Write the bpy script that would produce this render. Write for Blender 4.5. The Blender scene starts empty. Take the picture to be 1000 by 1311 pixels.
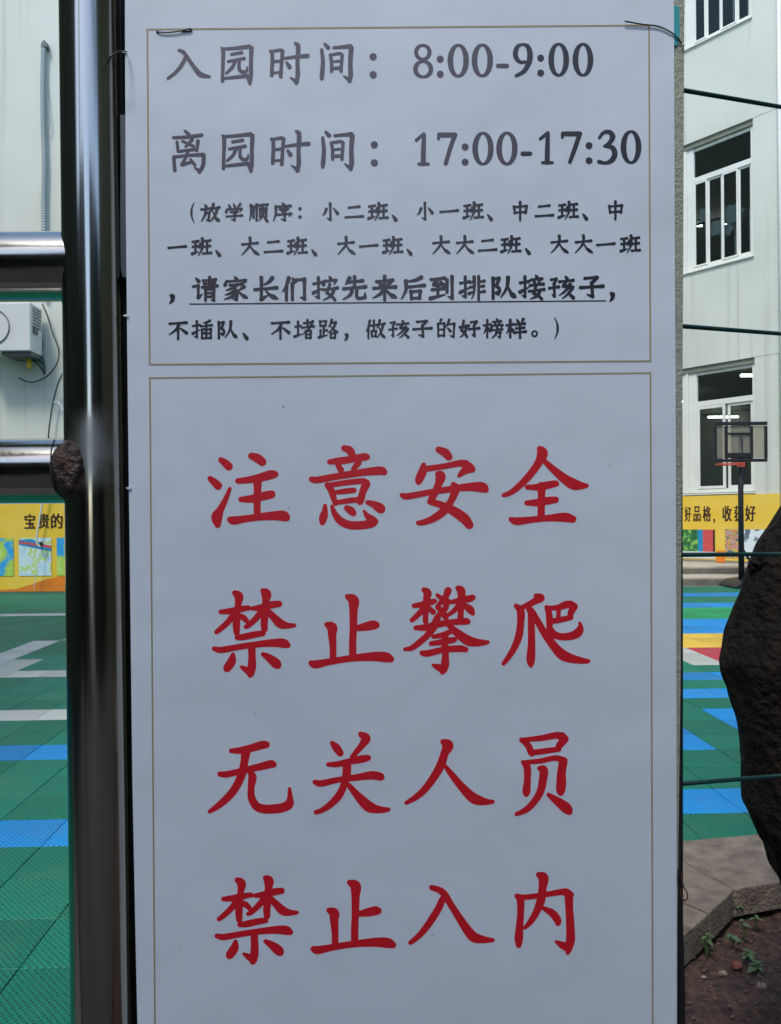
import bpy, math, random
import numpy as np
from mathutils import Vector, Matrix
random.seed(7)
rng = np.random.default_rng(7)
R = math.radians

# ---------------------------------------------------------------- camera, sky, sun, exposure
scene = bpy.context.scene
COL = scene.collection
ROLL = .0075          # the hand-held camera leans a little
EYE = 1.1
F = 1000.0
cam_d = bpy.data.cameras.new('camera'); cam = bpy.data.objects.new('camera', cam_d); COL.objects.link(cam)
cam_d.sensor_fit = 'HORIZONTAL'; cam_d.sensor_width = 36; cam_d.lens = 36
cam_d.shift_y = .0095; cam_d.clip_start = .02; cam_d.clip_end = 2000
cam.matrix_world = Matrix.Translation((0, 0, EYE)) @ Matrix.Rotation(R(90), 4, 'X') @ Matrix.Rotation(-ROLL, 4, 'Z')
cam_d.dof.use_dof = False
scene.camera = cam

SUN_EL, SUN_AZ = R(58), R(205)      # azimuth measured clockwise from +Y: high, behind the camera and to the left
world = bpy.data.worlds.new('World'); scene.world = world; world.use_nodes = True
nt = world.node_tree; bg = nt.nodes['Background']
sky = nt.nodes.new('ShaderNodeTexSky'); sky.sky_type = 'NISHITA'; sky.sun_disc = False
sky.sun_elevation = SUN_EL; sky.sun_rotation = SUN_AZ
sky.air_density = 1.0; sky.dust_density = 1.0; sky.ozone_density = 1.0
nt.links.new(sky.outputs[0], bg.inputs[0]); bg.inputs[1].default_value = .15
sd = bpy.data.lights.new('sun', 'SUN'); sd.energy = 1.3; sd.angle = R(12); sd.color = (1, .96, .9)
sun = bpy.data.objects.new('sun', sd); COL.objects.link(sun)
sdir = Vector((math.sin(SUN_AZ)*math.cos(SUN_EL), math.cos(SUN_AZ)*math.cos(SUN_EL), math.sin(SUN_EL)))
sun.rotation_euler = sdir.to_track_quat('Z', 'Y').to_euler()
scene.view_settings.view_transform = 'Standard'; scene.view_settings.look = 'None'
scene.view_settings.gamma = 1; scene.view_settings.use_curve_mapping = False
scene.view_settings.exposure = 1.0

# ---------------------------------------------------------------- measuring helpers (photo pixel -> place)
CS, SN = math.cos(ROLL), math.sin(ROLL)
def ray(px, py):
    a, b = px-500, py-665
    return Vector(((a*CS-b*SN)/F, 1, -(a*SN+b*CS)/F))
CAM = Vector((0, 0, EYE))
def at_y(px, py, y): return CAM + ray(px, py)*y
def at_z(px, py, z):
    r = ray(px, py); return CAM + r*((z-EYE)/r.z)

# ---------------------------------------------------------------- object helpers
def props(o, label=None, cat=None, group=None, kind=None):
    if label: o['label'] = label
    if cat: o['category'] = cat
    if group: o['group'] = group
    if kind: o['kind'] = kind
    return o
def empty(name, loc, label, cat, group=None):
    o = bpy.data.objects.new(name, None); COL.objects.link(o); o.location = loc
    o.empty_display_size = .1
    return props(o, label, cat, group)
WORLDPOS = {}
def put(name, me, parent=None):
    o = bpy.data.objects.new(name, me); COL.objects.link(o)
    if parent is not None:
        o.parent = parent
        p = parent; off = Vector((0, 0, 0))
        while p is not None: off += Vector(p.location); p = p.parent
        o.location = -off
    return o
class MB:
    def __init__(s): s.v = []; s.f = []
    def poly(s, pts):
        n = len(s.v); s.v += [tuple(p) for p in pts]; s.f.append(tuple(range(n, n+len(pts)))); return s
    def box(s, lo, hi, M=None):
        x0, y0, z0 = lo; x1, y1, z1 = hi
        P = [Vector(p) for p in ((x0,y0,z0),(x1,y0,z0),(x1,y1,z0),(x0,y1,z0),(x0,y0,z1),(x1,y0,z1),(x1,y1,z1),(x0,y1,z1))]
        if M is not None: P = [M(p) if callable(M) else M @ p for p in P]
        n = len(s.v); s.v += [tuple(p) for p in P]
        s.f += [tuple(n+i for i in q) for q in ((0,3,2,1),(4,5,6,7),(0,1,5,4),(1,2,6,5),(2,3,7,6),(3,0,4,7))]
        return s
    def prism(s, pts, d):      # polygon pts extruded by vector d
        n = len(s.v); k = len(pts); d = Vector(d)
        s.v += [tuple(p) for p in pts] + [tuple(Vector(p)+d) for p in pts]
        s.f.append(tuple(range(n+k-1, n-1, -1))); s.f.append(tuple(range(n+k, n+2*k)))
        for i in range(k):
            j = (i+1) % k; s.f.append((n+i, n+j, n+k+j, n+k+i))
        return s
    def tube(s, pts, rad, seg=12, caps=True, bump=0):
        pts = [Vector(p) for p in pts]
        if not hasattr(rad, '__len__'): rad = [rad]*len(pts)
        n0 = len(s.v); up = Vector((.13, .31, .94))
        for i, p in enumerate(pts):
            t = (pts[min(i+1, len(pts)-1)] - pts[max(i-1, 0)]).normalized()
            a = t.cross(up); 
            if a.length < .05: a = t.cross(Vector((1, 0, 0)))
            a.normalize(); b = t.cross(a)
            for k in range(seg):
                q = 2*math.pi*k/seg; r = rad[i]*(1+bump*random.uniform(-1, 1))
                s.v.append(tuple(p + a*math.cos(q)*r + b*math.sin(q)*r))
        for i in range(len(pts)-1):
            for k in range(seg):
                k2 = (k+1) % seg
                s.f.append((n0+i*seg+k, n0+i*seg+k2, n0+(i+1)*seg+k2, n0+(i+1)*seg+k))
        if caps:
            s.f.append(tuple(n0+k for k in range(seg-1, -1, -1)))
            m = n0+(len(pts)-1)*seg; s.f.append(tuple(m+k for k in range(seg)))
        return s
    def mesh(s, name, mat, smooth=False):
        me = bpy.data.meshes.new(name); me.from_pydata(s.v, [], s.f); me.update()
        me.materials.append(mat)
        if smooth: me.polygons.foreach_set('use_smooth', [True]*len(me.polygons))
        return me
    def build(s, name, mat, parent=None, smooth=False, bevel=0):
        o = put(name, s.mesh(name, mat, smooth), parent)
        if bevel:
            m = o.modifiers.new('bevel', 'BEVEL'); m.width = bevel; m.segments = 2; m.limit_method = 'ANGLE'
            m.harden_normals = False
        return o
def spline(pts, n=8):
    P = [np.array(p, float) for p in pts]
    if len(P) < 3: return [P[0]*(1-t)+P[-1]*t for t in np.linspace(0, 1, n+1)]
    P = [2*P[0]-P[1]] + P + [2*P[-1]-P[-2]]; out = []
    for i in range(1, len(P)-2):
        a, b, c, d = P[i-1:i+3]
        for k in range(n):
            t = k/n
            out.append(.5*((2*b)+(-a+c)*t+(2*a-5*b+4*c-d)*t*t+(-a+3*b-3*c+d)*t**3))
    out.append(P[-2]); return out
def shade_auto(o): 
    for p in o.data.polygons: p.use_smooth = True

# ---------------------------------------------------------------- materials
def lin(r, g, b): return tuple((c/255/12.92 if c <= 10 else ((c/255+.055)/1.055)**2.4) for c in (r, g, b))
def mat(name, col, rough=.6, metal=0, noise=0, scale=5, bump=0, bscale=40, spec=.5, emit=None, es=0, alt=None, stretch=None, detail=6):
    m = bpy.data.materials.new(name); m.use_nodes = True; N = m.node_tree.nodes; L = m.node_tree.links
    b = N['Principled BSDF']; b.inputs['Base Color'].default_value = (*col, 1)
    b.inputs['Roughness'].default_value = rough; b.inputs['Metallic'].default_value = metal
    b.inputs['Specular IOR Level'].default_value = spec
    if emit: b.inputs['Emission Color'].default_value = (*emit, 1); b.inputs['Emission Strength'].default_value = es
    tc = N.new('ShaderNodeTexCoord'); src = tc.outputs['Object']
    if stretch:
        mp = N.new('ShaderNodeMapping'); mp.inputs['Scale'].default_value = stretch; L.new(src, mp.inputs[0]); src2 = mp.outputs[0]
    else: src2 = src
    if noise:
        t = N.new('ShaderNodeTexNoise'); t.inputs['Scale'].default_value = scale; t.inputs['Detail'].default_value = detail
        L.new(src2, t.inputs['Vector'])
        rp = N.new('ShaderNodeValToRGB'); rp.color_ramp.elements[0].position = .3; rp.color_ramp.elements[1].position = .7
        a2 = alt if alt else tuple(max(0, c*(1-noise)) for c in col)
        rp.color_ramp.elements[0].color = (*a2, 1); rp.color_ramp.elements[1].color = (*(tuple(min(1, c*(1+noise*.4)) for c in col) if not alt else col), 1)
        L.new(t.outputs[0], rp.inputs[0]); L.new(rp.outputs[0], b.inputs['Base Color'])
    if bump:
        t2 = N.new('ShaderNodeTexNoise'); t2.inputs['Scale'].default_value = bscale; t2.inputs['Detail'].default_value = 8
        L.new(src, t2.inputs['Vector'])
        bp = N.new('ShaderNodeBump'); bp.inputs['Strength'].default_value = bump; bp.inputs['Distance'].default_value = .02
        L.new(t2.outputs[0], bp.inputs['Height']); L.new(bp.outputs[0], b.inputs['Normal'])
    return m
M = {}
M['ground'] = mat('ground', (.12, .11, .1), .95, noise=.3, scale=2)
M['soil'] = mat('soil', (.11, .06, .042), .95, noise=.6, scale=45, bump=1, bscale=55, alt=(.022, .013, .011), detail=10)
M['slab'] = mat('slab', (.23, .19, .145), .85, noise=.35, scale=16, bump=.5, bscale=90, alt=(.1, .08, .062), detail=12)
M['white_wall'] = None
M['frame'] = mat('white_pvc', (.72, .74, .66), .4, noise=.06, scale=3)
M['concrete'] = mat('concrete', (.42, .37, .29), .9, noise=.2, scale=3, bump=.2, bscale=30)
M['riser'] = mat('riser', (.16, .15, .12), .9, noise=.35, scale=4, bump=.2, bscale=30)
M['soffit_shade_strip'] = mat('soffit_shade_grey', (.2, .22, .17), .9, noise=.2, scale=3)  # grey-green that paints in the shade under the soffits
M['interior'] = mat('room_paint', (.36, .36, .32), .9)
M['black'] = mat('black_paint', (.012, .014, .016), .45)
M['rim'] = mat('orange_red_paint', (.5, .06, .03), .4)
M['rod'] = mat('green_coated_rod', (.006, .045, .04), .3, noise=.3, scale=30)
M['bark'] = mat('bark', (.016, .011, .008), .8, noise=.6, scale=45, bump=1, bscale=60, alt=(.003, .0026, .0025), stretch=(1, 1, .2), spec=.2)
M['leaf'] = mat('weed_leaf', (.07, .135, .045), .5, noise=.3, scale=20)
M['crown'] = mat('crown_leaf', (.05, .1, .03), .6, noise=.5, scale=3)
M['stone'] = mat('stone', (.3, .25, .2), .85, noise=.3, scale=30)
M['redstone'] = mat('red_stone', (.2, .06, .04), .85, noise=.3, scale=30)
M['wire'] = mat('black_wire', (.015, .013, .012), .45)
M['rust'] = mat('rusty_wire', (.09, .03, .015), .7)
M['tie'] = mat('white_plastic', (.75, .76, .78), .35)
M['grey_strip'] = mat('grey_plastic', (.075, .085, .09), .3)
M['teal'] = mat('teal_plastic', (.02, .34, .36), .35)
M['tube'] = mat('tube_light', (1, 1, 1), .5, emit=(1, 1, .95), es=7)
M['ac'] = mat('ac_paint', (.62, .65, .62), .5, noise=.08, scale=3)
M['grille'] = mat('grille', (.12, .13, .13), .6)
M['cable'] = mat('grey_cable', (.05, .07, .07), .6)
M['conduit'] = mat('ribbed_conduit', (.3, .38, .38), .5)
M['yellow'] = mat('yellow_plastic', (.7, .5, .02), .5)
M['dark_text'] = mat('banner_text', (.035, .012, .008), .6)
M['gold'] = mat('gold_border', (.36, .32, .17), .5)
M['street'] = mat('street_wall', (.07, .078, .045), .85, noise=.4, scale=1.5)
M['street_dark'] = mat('street_window', (.02, .022, .025), .2)

def wall_mat():
    m = mat('weathered_white_wall', (.6, .63, .545), .85, noise=.1, scale=.7, bump=.12, bscale=18)
    N = m.node_tree.nodes; L = m.node_tree.links; b = N['Principled BSDF']
    base = b.inputs['Base Color'].links[0].from_socket
    tc = [n for n in N if n.type == 'TEX_COORD'][0]
    mp = N.new('ShaderNodeMapping'); mp.inputs['Scale'].default_value = (5, 5, .12); L.new(tc.outputs['Object'], mp.inputs[0])
    t = N.new('ShaderNodeTexNoise'); t.inputs['Scale'].default_value = 1.6; t.inputs['Detail'].default_value = 3; L.new(mp.outputs[0], t.inputs['Vector'])
    rp = N.new('ShaderNodeValToRGB'); rp.color_ramp.elements[0].position = .56; rp.color_ramp.elements[1].position = .72
    rp.color_ramp.elements[0].color = (0, 0, 0, 1); rp.color_ramp.elements[1].color = (.45, .45, .45, 1)
    L.new(t.outputs[0], rp.inputs[0])
    mx = N.new('ShaderNodeMixRGB'); mx.inputs[2].default_value = (.33, .34, .28, 1)
    L.new(rp.outputs[0], mx.inputs[0]); L.new(base, mx.inputs[1]); L.new(mx.outputs[0], b.inputs['Base Color'])
    return m
M['white_wall'] = wall_mat()

def glass_mat():
    m = bpy.data.materials.new('window_glass'); m.use_nodes = True; N = m.node_tree.nodes; L = m.node_tree.links
    N.remove(N['Principled BSDF']); out = N['Material Output']
    tr = N.new('ShaderNodeBsdfTransparent'); tr.inputs[0].default_value = (.8, .86, .84, 1)
    gl = N.new('ShaderNodeBsdfGlossy'); gl.inputs['Roughness'].default_value = .03; gl.inputs[0].default_value = (.9, 1, 1, 1)
    fr = N.new('ShaderNodeFresnel'); fr.inputs[0].default_value = 1.22
    mx = N.new('ShaderNodeMixShader'); L.new(fr.outputs[0], mx.inputs[0]); L.new(tr.outputs[0], mx.inputs[1]); L.new(gl.outputs[0], mx.inputs[2])
    L.new(mx.outputs[0], out.inputs[0]); return m
M['glass'] = glass_mat()

def tile_mat(name, col):
    # interlocking plastic sports tile: raised lattice with small drainage holes
    m = mat(name, col, .55, noise=.12, scale=2.2, spec=.2)
    N = m.node_tree.nodes; L = m.node_tree.links; b = N['Principled BSDF']
    base = b.inputs['Base Color'].links[0].from_socket
    tc = [n for n in N if n.type == 'TEX_COORD'][0]
    outs = []
    for ang in (45, -45):
        mp = N.new('ShaderNodeMapping'); mp.inputs['Rotation'].default_value = (0, 0, R(ang)); L.new(tc.outputs['Object'], mp.inputs[0])
        w = N.new('ShaderNodeTexWave'); w.inputs['Scale'].default_value = 24; w.inputs['Distortion'].default_value = 1.2
        w.inputs['Detail'].default_value = 0; w.inputs['Detail Scale'].default_value = 4
        L.new(mp.outputs[0], w.inputs['Vector']); outs.append(w.outputs['Fac'])
    mul = N.new('ShaderNodeMath'); mul.operation = 'MULTIPLY'; L.new(outs[0], mul.inputs[0]); L.new(outs[1], mul.inputs[1])
    rp = N.new('ShaderNodeValToRGB'); rp.color_ramp.elements[0].position = .42; rp.color_ramp.elements[1].position = .62
    rp.color_ramp.elements[0].color = (0, 0, 0, 1); rp.color_ramp.elements[1].color = (1, 1, 1, 1); L.new(mul.outputs[0], rp.inputs[0])
    mx = N.new('ShaderNodeMixRGB'); mx.inputs[2].default_value = (*[c*.38 for c in col], 1)
    L.new(rp.outputs[0], mx.inputs[0]); L.new(base, mx.inputs[1]); L.new(mx.outputs[0], b.inputs['Base Color'])
    oi = N.new('ShaderNodeObjectInfo'); mr = N.new('ShaderNodeMapRange'); mr.inputs[3].default_value = .82; mr.inputs[4].default_value = 1.12; L.new(oi.outputs['Random'], mr.inputs[0])
    hs = N.new('ShaderNodeHueSaturation'); L.new(mr.outputs[0], hs.inputs['Value']); L.new(mx.outputs[0], hs.inputs['Color'])
    dn = N.new('ShaderNodeTexNoise'); dn.inputs['Scale'].default_value = 2.6; dn.inputs['Detail'].default_value = 9; dn.inputs['Roughness'].default_value = .7; gp = N.new('ShaderNodeNewGeometry'); L.new(gp.outputs['Position'], dn.inputs['Vector'])
    dr = N.new('ShaderNodeMapRange'); dr.inputs[1].default_value = .5; dr.inputs[2].default_value = .75; dr.inputs[3].default_value = 0; dr.inputs[4].default_value = .14; L.new(dn.outputs[0], dr.inputs[0])
    dm = N.new('ShaderNodeMixRGB'); dm.inputs[2].default_value = (.2, .2, .17, 1); L.new(dr.outputs[0], dm.inputs[0]); L.new(hs.outputs[0], dm.inputs[1]); L.new(dm.outputs[0], b.inputs['Base Color'])
    bp = N.new('ShaderNodeBump'); bp.invert = True; bp.inputs['Strength'].default_value = .6; bp.inputs['Distance'].default_value = .004
    L.new(rp.outputs[0], bp.inputs['Height']); L.new(bp.outputs[0], b.inputs['Normal'])
    return m
TILE = {'g': tile_mat('tile_green', (.006, .19, .115)), 'b': tile_mat('tile_blue', (.008, .26, .62)),
        'w': tile_mat('tile_white', (.55, .58, .52)), 'y': tile_mat('tile_yellow', (.75, .5, .07)),
        'r': tile_mat('tile_red', (.55, .06, .08)), 'l': tile_mat('tile_light_green', (.015, .33, .12))}

def steel_mat(weld):
    m = mat('polished_steel', (.42, .41, .37), .13, 1)
    N = m.node_tree.nodes; L = m.node_tree.links; b = N['Principled BSDF']
    tc = [n for n in N if n.type == 'TEX_COORD'][0]
    mp = N.new('ShaderNodeMapping'); mp.inputs['Scale'].default_value = (60, 60, 1.2); L.new(tc.outputs['Object'], mp.inputs[0])
    t = N.new('ShaderNodeTexNoise'); t.inputs['Scale'].default_value = 6; t.inputs['Detail'].default_value = 5; L.new(mp.outputs[0], t.inputs['Vector'])
    mr = N.new('ShaderNodeMapRange'); mr.inputs[3].default_value = .06; mr.inputs[4].default_value = .22; L.new(t.outputs[0], mr.inputs[0])
    # heat bloom of the weld: a frosted, whitish oxide patch
    geo = N.new('ShaderNodeNewGeometry'); vm = N.new('ShaderNodeVectorMath'); vm.operation = 'SUBTRACT'; L.new(geo.outputs['Position'], vm.inputs[0]); vm.inputs[1].default_value = weld
    n2 = N.new('ShaderNodeTexNoise'); n2.inputs['Scale'].default_value = 45; n2.inputs['Detail'].default_value = 4; L.new(geo.outputs['Position'], n2.inputs['Vector'])
    sc = N.new('ShaderNodeVectorMath'); sc.operation = 'MULTIPLY'; sc.inputs[1].default_value = (38, 12, 21); L.new(vm.outputs[0], sc.inputs[0])
    ln = N.new('ShaderNodeVectorMath'); ln.operation = 'LENGTH'; L.new(sc.outputs[0], ln.inputs[0])
    ad = N.new('ShaderNodeMath'); ad.operation = 'MULTIPLY_ADD'; ad.inputs[1].default_value = .7; L.new(n2.outputs[0], ad.inputs[0]); L.new(ln.outputs['Value'], ad.inputs[2])
    rr = N.new('ShaderNodeMapRange'); rr.inputs[1].default_value = .35; rr.inputs[2].default_value = 1.6; rr.inputs[3].default_value = .5; rr.inputs[4].default_value = 0
    rr.interpolation_type = 'SMOOTHSTEP'; L.new(ad.outputs[0], rr.inputs[0])
    mxr = N.new('ShaderNodeMix'); mxr.data_type = 'FLOAT'; L.new(rr.outputs[0], mxr.inputs[0]); L.new(mr.outputs[0], mxr.inputs[2]); mxr.inputs[3].default_value = .6
    L.new(mxr.outputs[0], b.inputs['Roughness'])
    mc = N.new('ShaderNodeMixRGB'); L.new(rr.outputs[0], mc.inputs[0]); mc.inputs[1].default_value = (.42, .41, .37, 1); mc.inputs[2].default_value = (.3, .34, .36, 1)
    L.new(mc.outputs[0], b.inputs['Base Color'])
    mm = N.new('ShaderNodeMapRange'); mm.inputs[3].default_value = 1; mm.inputs[4].default_value = .35; L.new(rr.outputs[0], mm.inputs[0]); L.new(mm.outputs[0], b.inputs['Metallic'])
    return m
M['weld'] = mat('weld_slag', (.12, .075, .055), .36, .3, noise=.6, scale=70, bump=.7, bscale=110, alt=(.015, .012, .011))

def sheet_mat():
    m = mat('printed_sheet', (.69, .765, .84), .42, noise=.03, scale=4, spec=.45)
    N = m.node_tree.nodes; L = m.node_tree.links; b = N['Principled BSDF']; tc = [n for n in N if n.type == 'TEX_COORD'][0]
    t = N.new('ShaderNodeTexNoise'); t.inputs['Scale'].default_value = 900; t.inputs['Detail'].default_value = 3; L.new(tc.outputs['Object'], t.inputs['Vector'])
    t2 = N.new('ShaderNodeTexNoise'); t2.inputs['Scale'].default_value = 7; t2.inputs['Detail'].default_value = 2; L.new(tc.outputs['Object'], t2.inputs['Vector'])
    b1 = N.new('ShaderNodeBump'); b1.inputs['Strength'].default_value = .25; b1.inputs['Distance'].default_value = .0006; L.new(t.outputs[0], b1.inputs['Height'])
    b2 = N.new('ShaderNodeBump'); b2.inputs['Strength'].default_value = .8; b2.inputs['Distance'].default_value = .006; L.new(t2.outputs[0], b2.inputs['Height'])
    L.new(b1.outputs[0], b2.inputs['Normal']); L.new(b2.outputs[0], b.inputs['Normal'])
    return m
M['sheet'] = sheet_mat()
M['backing'] = mat('foam_board_edge', (.38, .41, .31), .7, noise=.25, scale=160, bump=.3, bscale=300, alt=(.27, .3, .23))
M['ink_red'] = mat('red_ink', (.66, .01, .022), .38, noise=.08, scale=200, spec=.4)
M['ink_head'] = mat('brown_black_ink', (.085, .046, .062), .33, noise=.5, scale=350, spec=.8, alt=(.035, .018, .026))  # browner base puts the gloss sheen of the left lettering into colour
M['ink_body'] = mat('sheen_tinted_ink', (.05, .03, .038), .33, noise=.5, scale=350, spec=.7, alt=(.02, .012, .016))  # small text: gloss sheen painted in as a paler base
M['ink_black'] = mat('black_ink', (.018, .015, .02), .35, noise=.3, scale=300, spec=.6)

# ================================================================ SETTING
road = MB().box((-40, -5.4, -.14), (40, .2, -.09)).build('street', mat('asphalt', (.036, .035, .034), .9, noise=.3, scale=30))
props(road, 'asphalt street outside the gate, behind the camera', kind='structure')
g = MB().poly([(-900, -900, -.16), (900, -900, -.16), (900, 900, -.16), (-900, 900, -.16)]).build('ground', M['ground'])
props(g, 'bare ground reaching out round the school yard', kind='structure')

# ---- sports tile floor: two mats of square interlocking tiles laid on a slab
TH = R(2); E1 = Vector((math.cos(TH), math.sin(TH), 0)); E2 = Vector((-math.sin(TH), math.cos(TH), 0))
floor = MB().box((-14, 2.6, -.12), (14, 13.2, -.017)).box((-14, .9, -.12), (-.55, 2.6, -.017)).build('playground_floor', M['riser'])
props(floor, 'playground floor of interlocking plastic tiles in green and blue', kind='structure')
def col_left(c, k):
    if k in (0, 4): return 'b'
    if k in (7, 12, 27): return 'w'
    if k in (13, 14) and c < -2.6+.02 and c > -3.4: return 'w'
    if 15 <= k <= 18 and -3.1 < c < -2.83: return 'w'
    if k == 19 and -2.83 < c < -2.5: return 'w'
    return 'g'
def col_right(c, k):
    if k in (0, 7, 9, 25, 26, 30, 31): return 'b'
    if 3 <= k <= 5: return 'g' if 1.66 < c+.13 < 1.93 else 'b'
    if 11 <= k <= 13:
        c += .13
        return 'g' if c < 2.475 else ('w' if c < 2.735 else 'r')
    if 14 <= k <= 16: return 'y'
    if 17 <= k <= 20: return 'b'
    if 21 <= k <= 24: return 'l'
    return 'g'
tiles = []
def add_mat(size, t0, c0, clo, chi, kfun):
    k0 = math.floor((.8-t0)/size)
    for k in range(k0, int((12.45-t0)/size)):
        for ci in range(int((clo-c0)/size)-1, int((chi-c0)/size)+1):
            c = c0+ci*size; t = t0+k*size
            ctr = E1*(c+size/2)+E2*(t+size/2)
            if ctr.y < 1.0 or ctr.y > 12.7: continue
            if ctr.x > -.45 and ctr.y < 2.6: continue
            v = 1000*EYE/ctr.y; px = 500+ctr.x/ctr.y*1000
            hgt = v*size/ctr.y
            vis = (-40 < px < 130 or 850 < px < 1040) and v < 700
            tiles.append((-(hgt if vis else hgt*.001), c, t, size, kfun(c, k)))
add_mat(.245, 2.69, -.857, -7.5, -.06, col_left)
add_mat(.26, 2.86, 1.668, -.05, 8.2, col_right)
tiles.sort(key=lambda q: q[0])
TM = {}
def tile_mesh(size, cc):
    if (size, cc) in TM: return TM[size, cc]
    h = size/2-.0012; b = .002; mb = MB()
    lo = [E1*x+E2*y for x, y in ((-h, -h), (h, -h), (h, h), (-h, h))]
    hi = [E1*x+E2*y for x, y in ((-h+b, -h+b), (h-b, -h+b), (h-b, h-b), (-h+b, h-b))]
    mb.v = [tuple(p+Vector((0, 0, -.016))) for p in lo]+[tuple(p+Vector((0, 0, -b))) for p in lo]+[tuple(p) for p in hi]
    for i in range(4):
        j = (i+1) % 4; mb.f += [(i, j, 4+j, 4+i), (4+i, 4+j, 8+j, 8+i)]
    mb.f.append((8, 9, 10, 11))
    TM[size, cc] = mb.mesh('floor_tile', TILE[cc]); return TM[size, cc]
rest = {}
for i, (q, c, t, size, cc) in enumerate(tiles):
    ctr = E1*(c+size/2)+E2*(t+size/2)
    ctr.z += random.uniform(-.0006, .0006)
    if i < 296 and q < -1.2:
        o = bpy.data.objects.new('floor_tile', tile_mesh(size, cc)); COL.objects.link(o); o.parent = floor; o.location = ctr
    else: rest.setdefault(cc, []).append((ctr, size))
far = MB(); fmi = []
keys = list(rest)
for cc in keys:
    for ctr, size in rest[cc]:
        me = tile_mesh(size, cc); n = len(far.v)
        far.v += [tuple(Vector(v.co)+ctr) for v in me.vertices]
        far.f += [tuple(n+i for i in p.vertices) for p in me.polygons]; fmi += [keys.index(cc)]*len(me.polygons)
me = bpy.data.meshes.new('floor_tiles'); me.from_pydata(far.v, [], far.f)
for cc in keys: me.materials.append(TILE[cc])
me.polygons.foreach_set('material_index', fmi); me.update()
props(put('floor_tiles', me, floor), 'the far and hidden floor tiles of the playground', kind='stuff')

# ---- raised platform and its step along the right wing
step = MB().box((-1, 12.72, -.1), (14, 13.45, .12)).build('step', M['concrete'], bevel=.008); props(step, 'low concrete step before the platform', kind='structure')
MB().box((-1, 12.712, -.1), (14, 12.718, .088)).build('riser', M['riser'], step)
plat = MB().box((-1, 13.46, -.1), (14, 22, .25)).build('platform', M['concrete'], bevel=.008); props(plat, 'tan concrete platform under the right wing', kind='structure')
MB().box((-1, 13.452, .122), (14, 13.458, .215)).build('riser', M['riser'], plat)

# ---- planting bed: soil, kerb slabs
n = 90; xs = np.linspace(.2, 3.4, n); ys = np.linspace(.3, 2.75, n); sv = []; sf = []
from mathutils import noise as mnoise
for j in range(n):
    for i in range(n):
        x, y = xs[i], ys[j]
        h = .03*mnoise.noise(Vector((x*3, y*3, 0)))+.018*mnoise.noise(Vector((x*12, y*12, 3)))+.01*mnoise.noise(Vector((x*38, y*38, 5)))
        sv.append((x, y, -.092+h))
for j in range(n-1):
    for i in range(n-1): a = j*n+i; sf.append((a, a+1, a+n+1, a+n))
me = bpy.data.meshes.new('soil'); me.from_pydata(sv, [], sf); me.materials.append(M['soil']); me.update()
for p in me.polygons: p.use_smooth = True
props(put('soil', me), 'dark reddish brown soil in the planting bed', kind='structure')
pave = empty('kerb_paving', at_z(900, 1150, 0), None, None); pave['kind'] = 'structure'
def G(px, py): return at_z(px, py, .0)
def slab(pts):
    mb = MB().prism([Vector((p.x, p.y, -.078)) for p in pts], (0, 0, .084))
    o = mb.build('paving_slab', M['slab'], pave, bevel=.004); return o
c0 = G(940, 1141); s1 = G(873, 1103.5); d1 = (s1-c0)
a0 = G(970, 1136); d0 = (a0-c0)
top0 = G(870, 1079); top1 = G(970, 1070); dt = (top1-top0)
edge = (G(876, 1197)-c0).normalized()
c1 = G(908, 1172); s2 = G(872, 1157); d2 = (s2-c1)
gap = edge*.004
slab([c0+d1*1.55, c0, c0+d0*7, top1+dt*6.4, top0+dt*.02])
slab([c0+gap*1.0, c0+d1*1.55+gap, top0-dt*3, c1+d2*3.1-gap, c1-gap])
c2 = c1+edge*.42
slab([c1+gap, c1+d2*3.1+gap, c2+d2*3.4, c2])

# ================================================================ RIGHT WING (oblique to the view)
K = 1.2; W0 = Vector((0, 21.75, 0)); DL = math.hypot(1, K); D = Vector((1, -K, 0))/DL; NRM = Vector((-K, -1, 0))/DL
def sx(px): u = (px-500)/1000; return DL*21.75*u/(1+K*u)
def RW(p): return W0 + D*p[0] + NRM*p[1] + Vector((0, 0, p[2]))    # (along, outward, height)
wing = empty('school_building', RW((9, 0, .25)), 'white school building with three rows of white framed windows behind the sign, on the right', 'building')
def wbox(mb, s0, s1, n0, n1, z0, z1): return mb.box((s0, n0, z0), (s1, n1, z1), RW)
SA, SB = -1.0, 19.0
Y = dict(w1=(1.555, 3.95), w2=(5.775, 8.215), w3=(10.03, 12.47))
# spandrel bands, in plaster panels
bands = [(.25, 1.54), (3.95, 5.76), (8.215, 10.015), (12.47, 14.2)]
for z0, z1 in bands:
    wbox(MB(), SA, SB, -.3, 0, z0, z1).build('spandrel_wall', M['white_wall'], wing)
for z0 in (0.0, 4.1, 8.35, 12.6):
    wbox(MB(), SA, SB, -8, -.31, z0+.0, z0+.16).build('floor_slab', M['interior'], wing)
wbox(MB(), SA, SB, -8.2, -8.01, 0, 14.2).build('back_wall', M['interior'], wing)
wbox(MB(), SA, SB, -8.2, .05, 14.21, 14.4).build('roof', M['concrete'], wing)
wbox(MB(), SB+.01, SB+.3, -8.2, 0, 0, 14.2).build('end_wall', M['white_wall'], wing)
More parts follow.
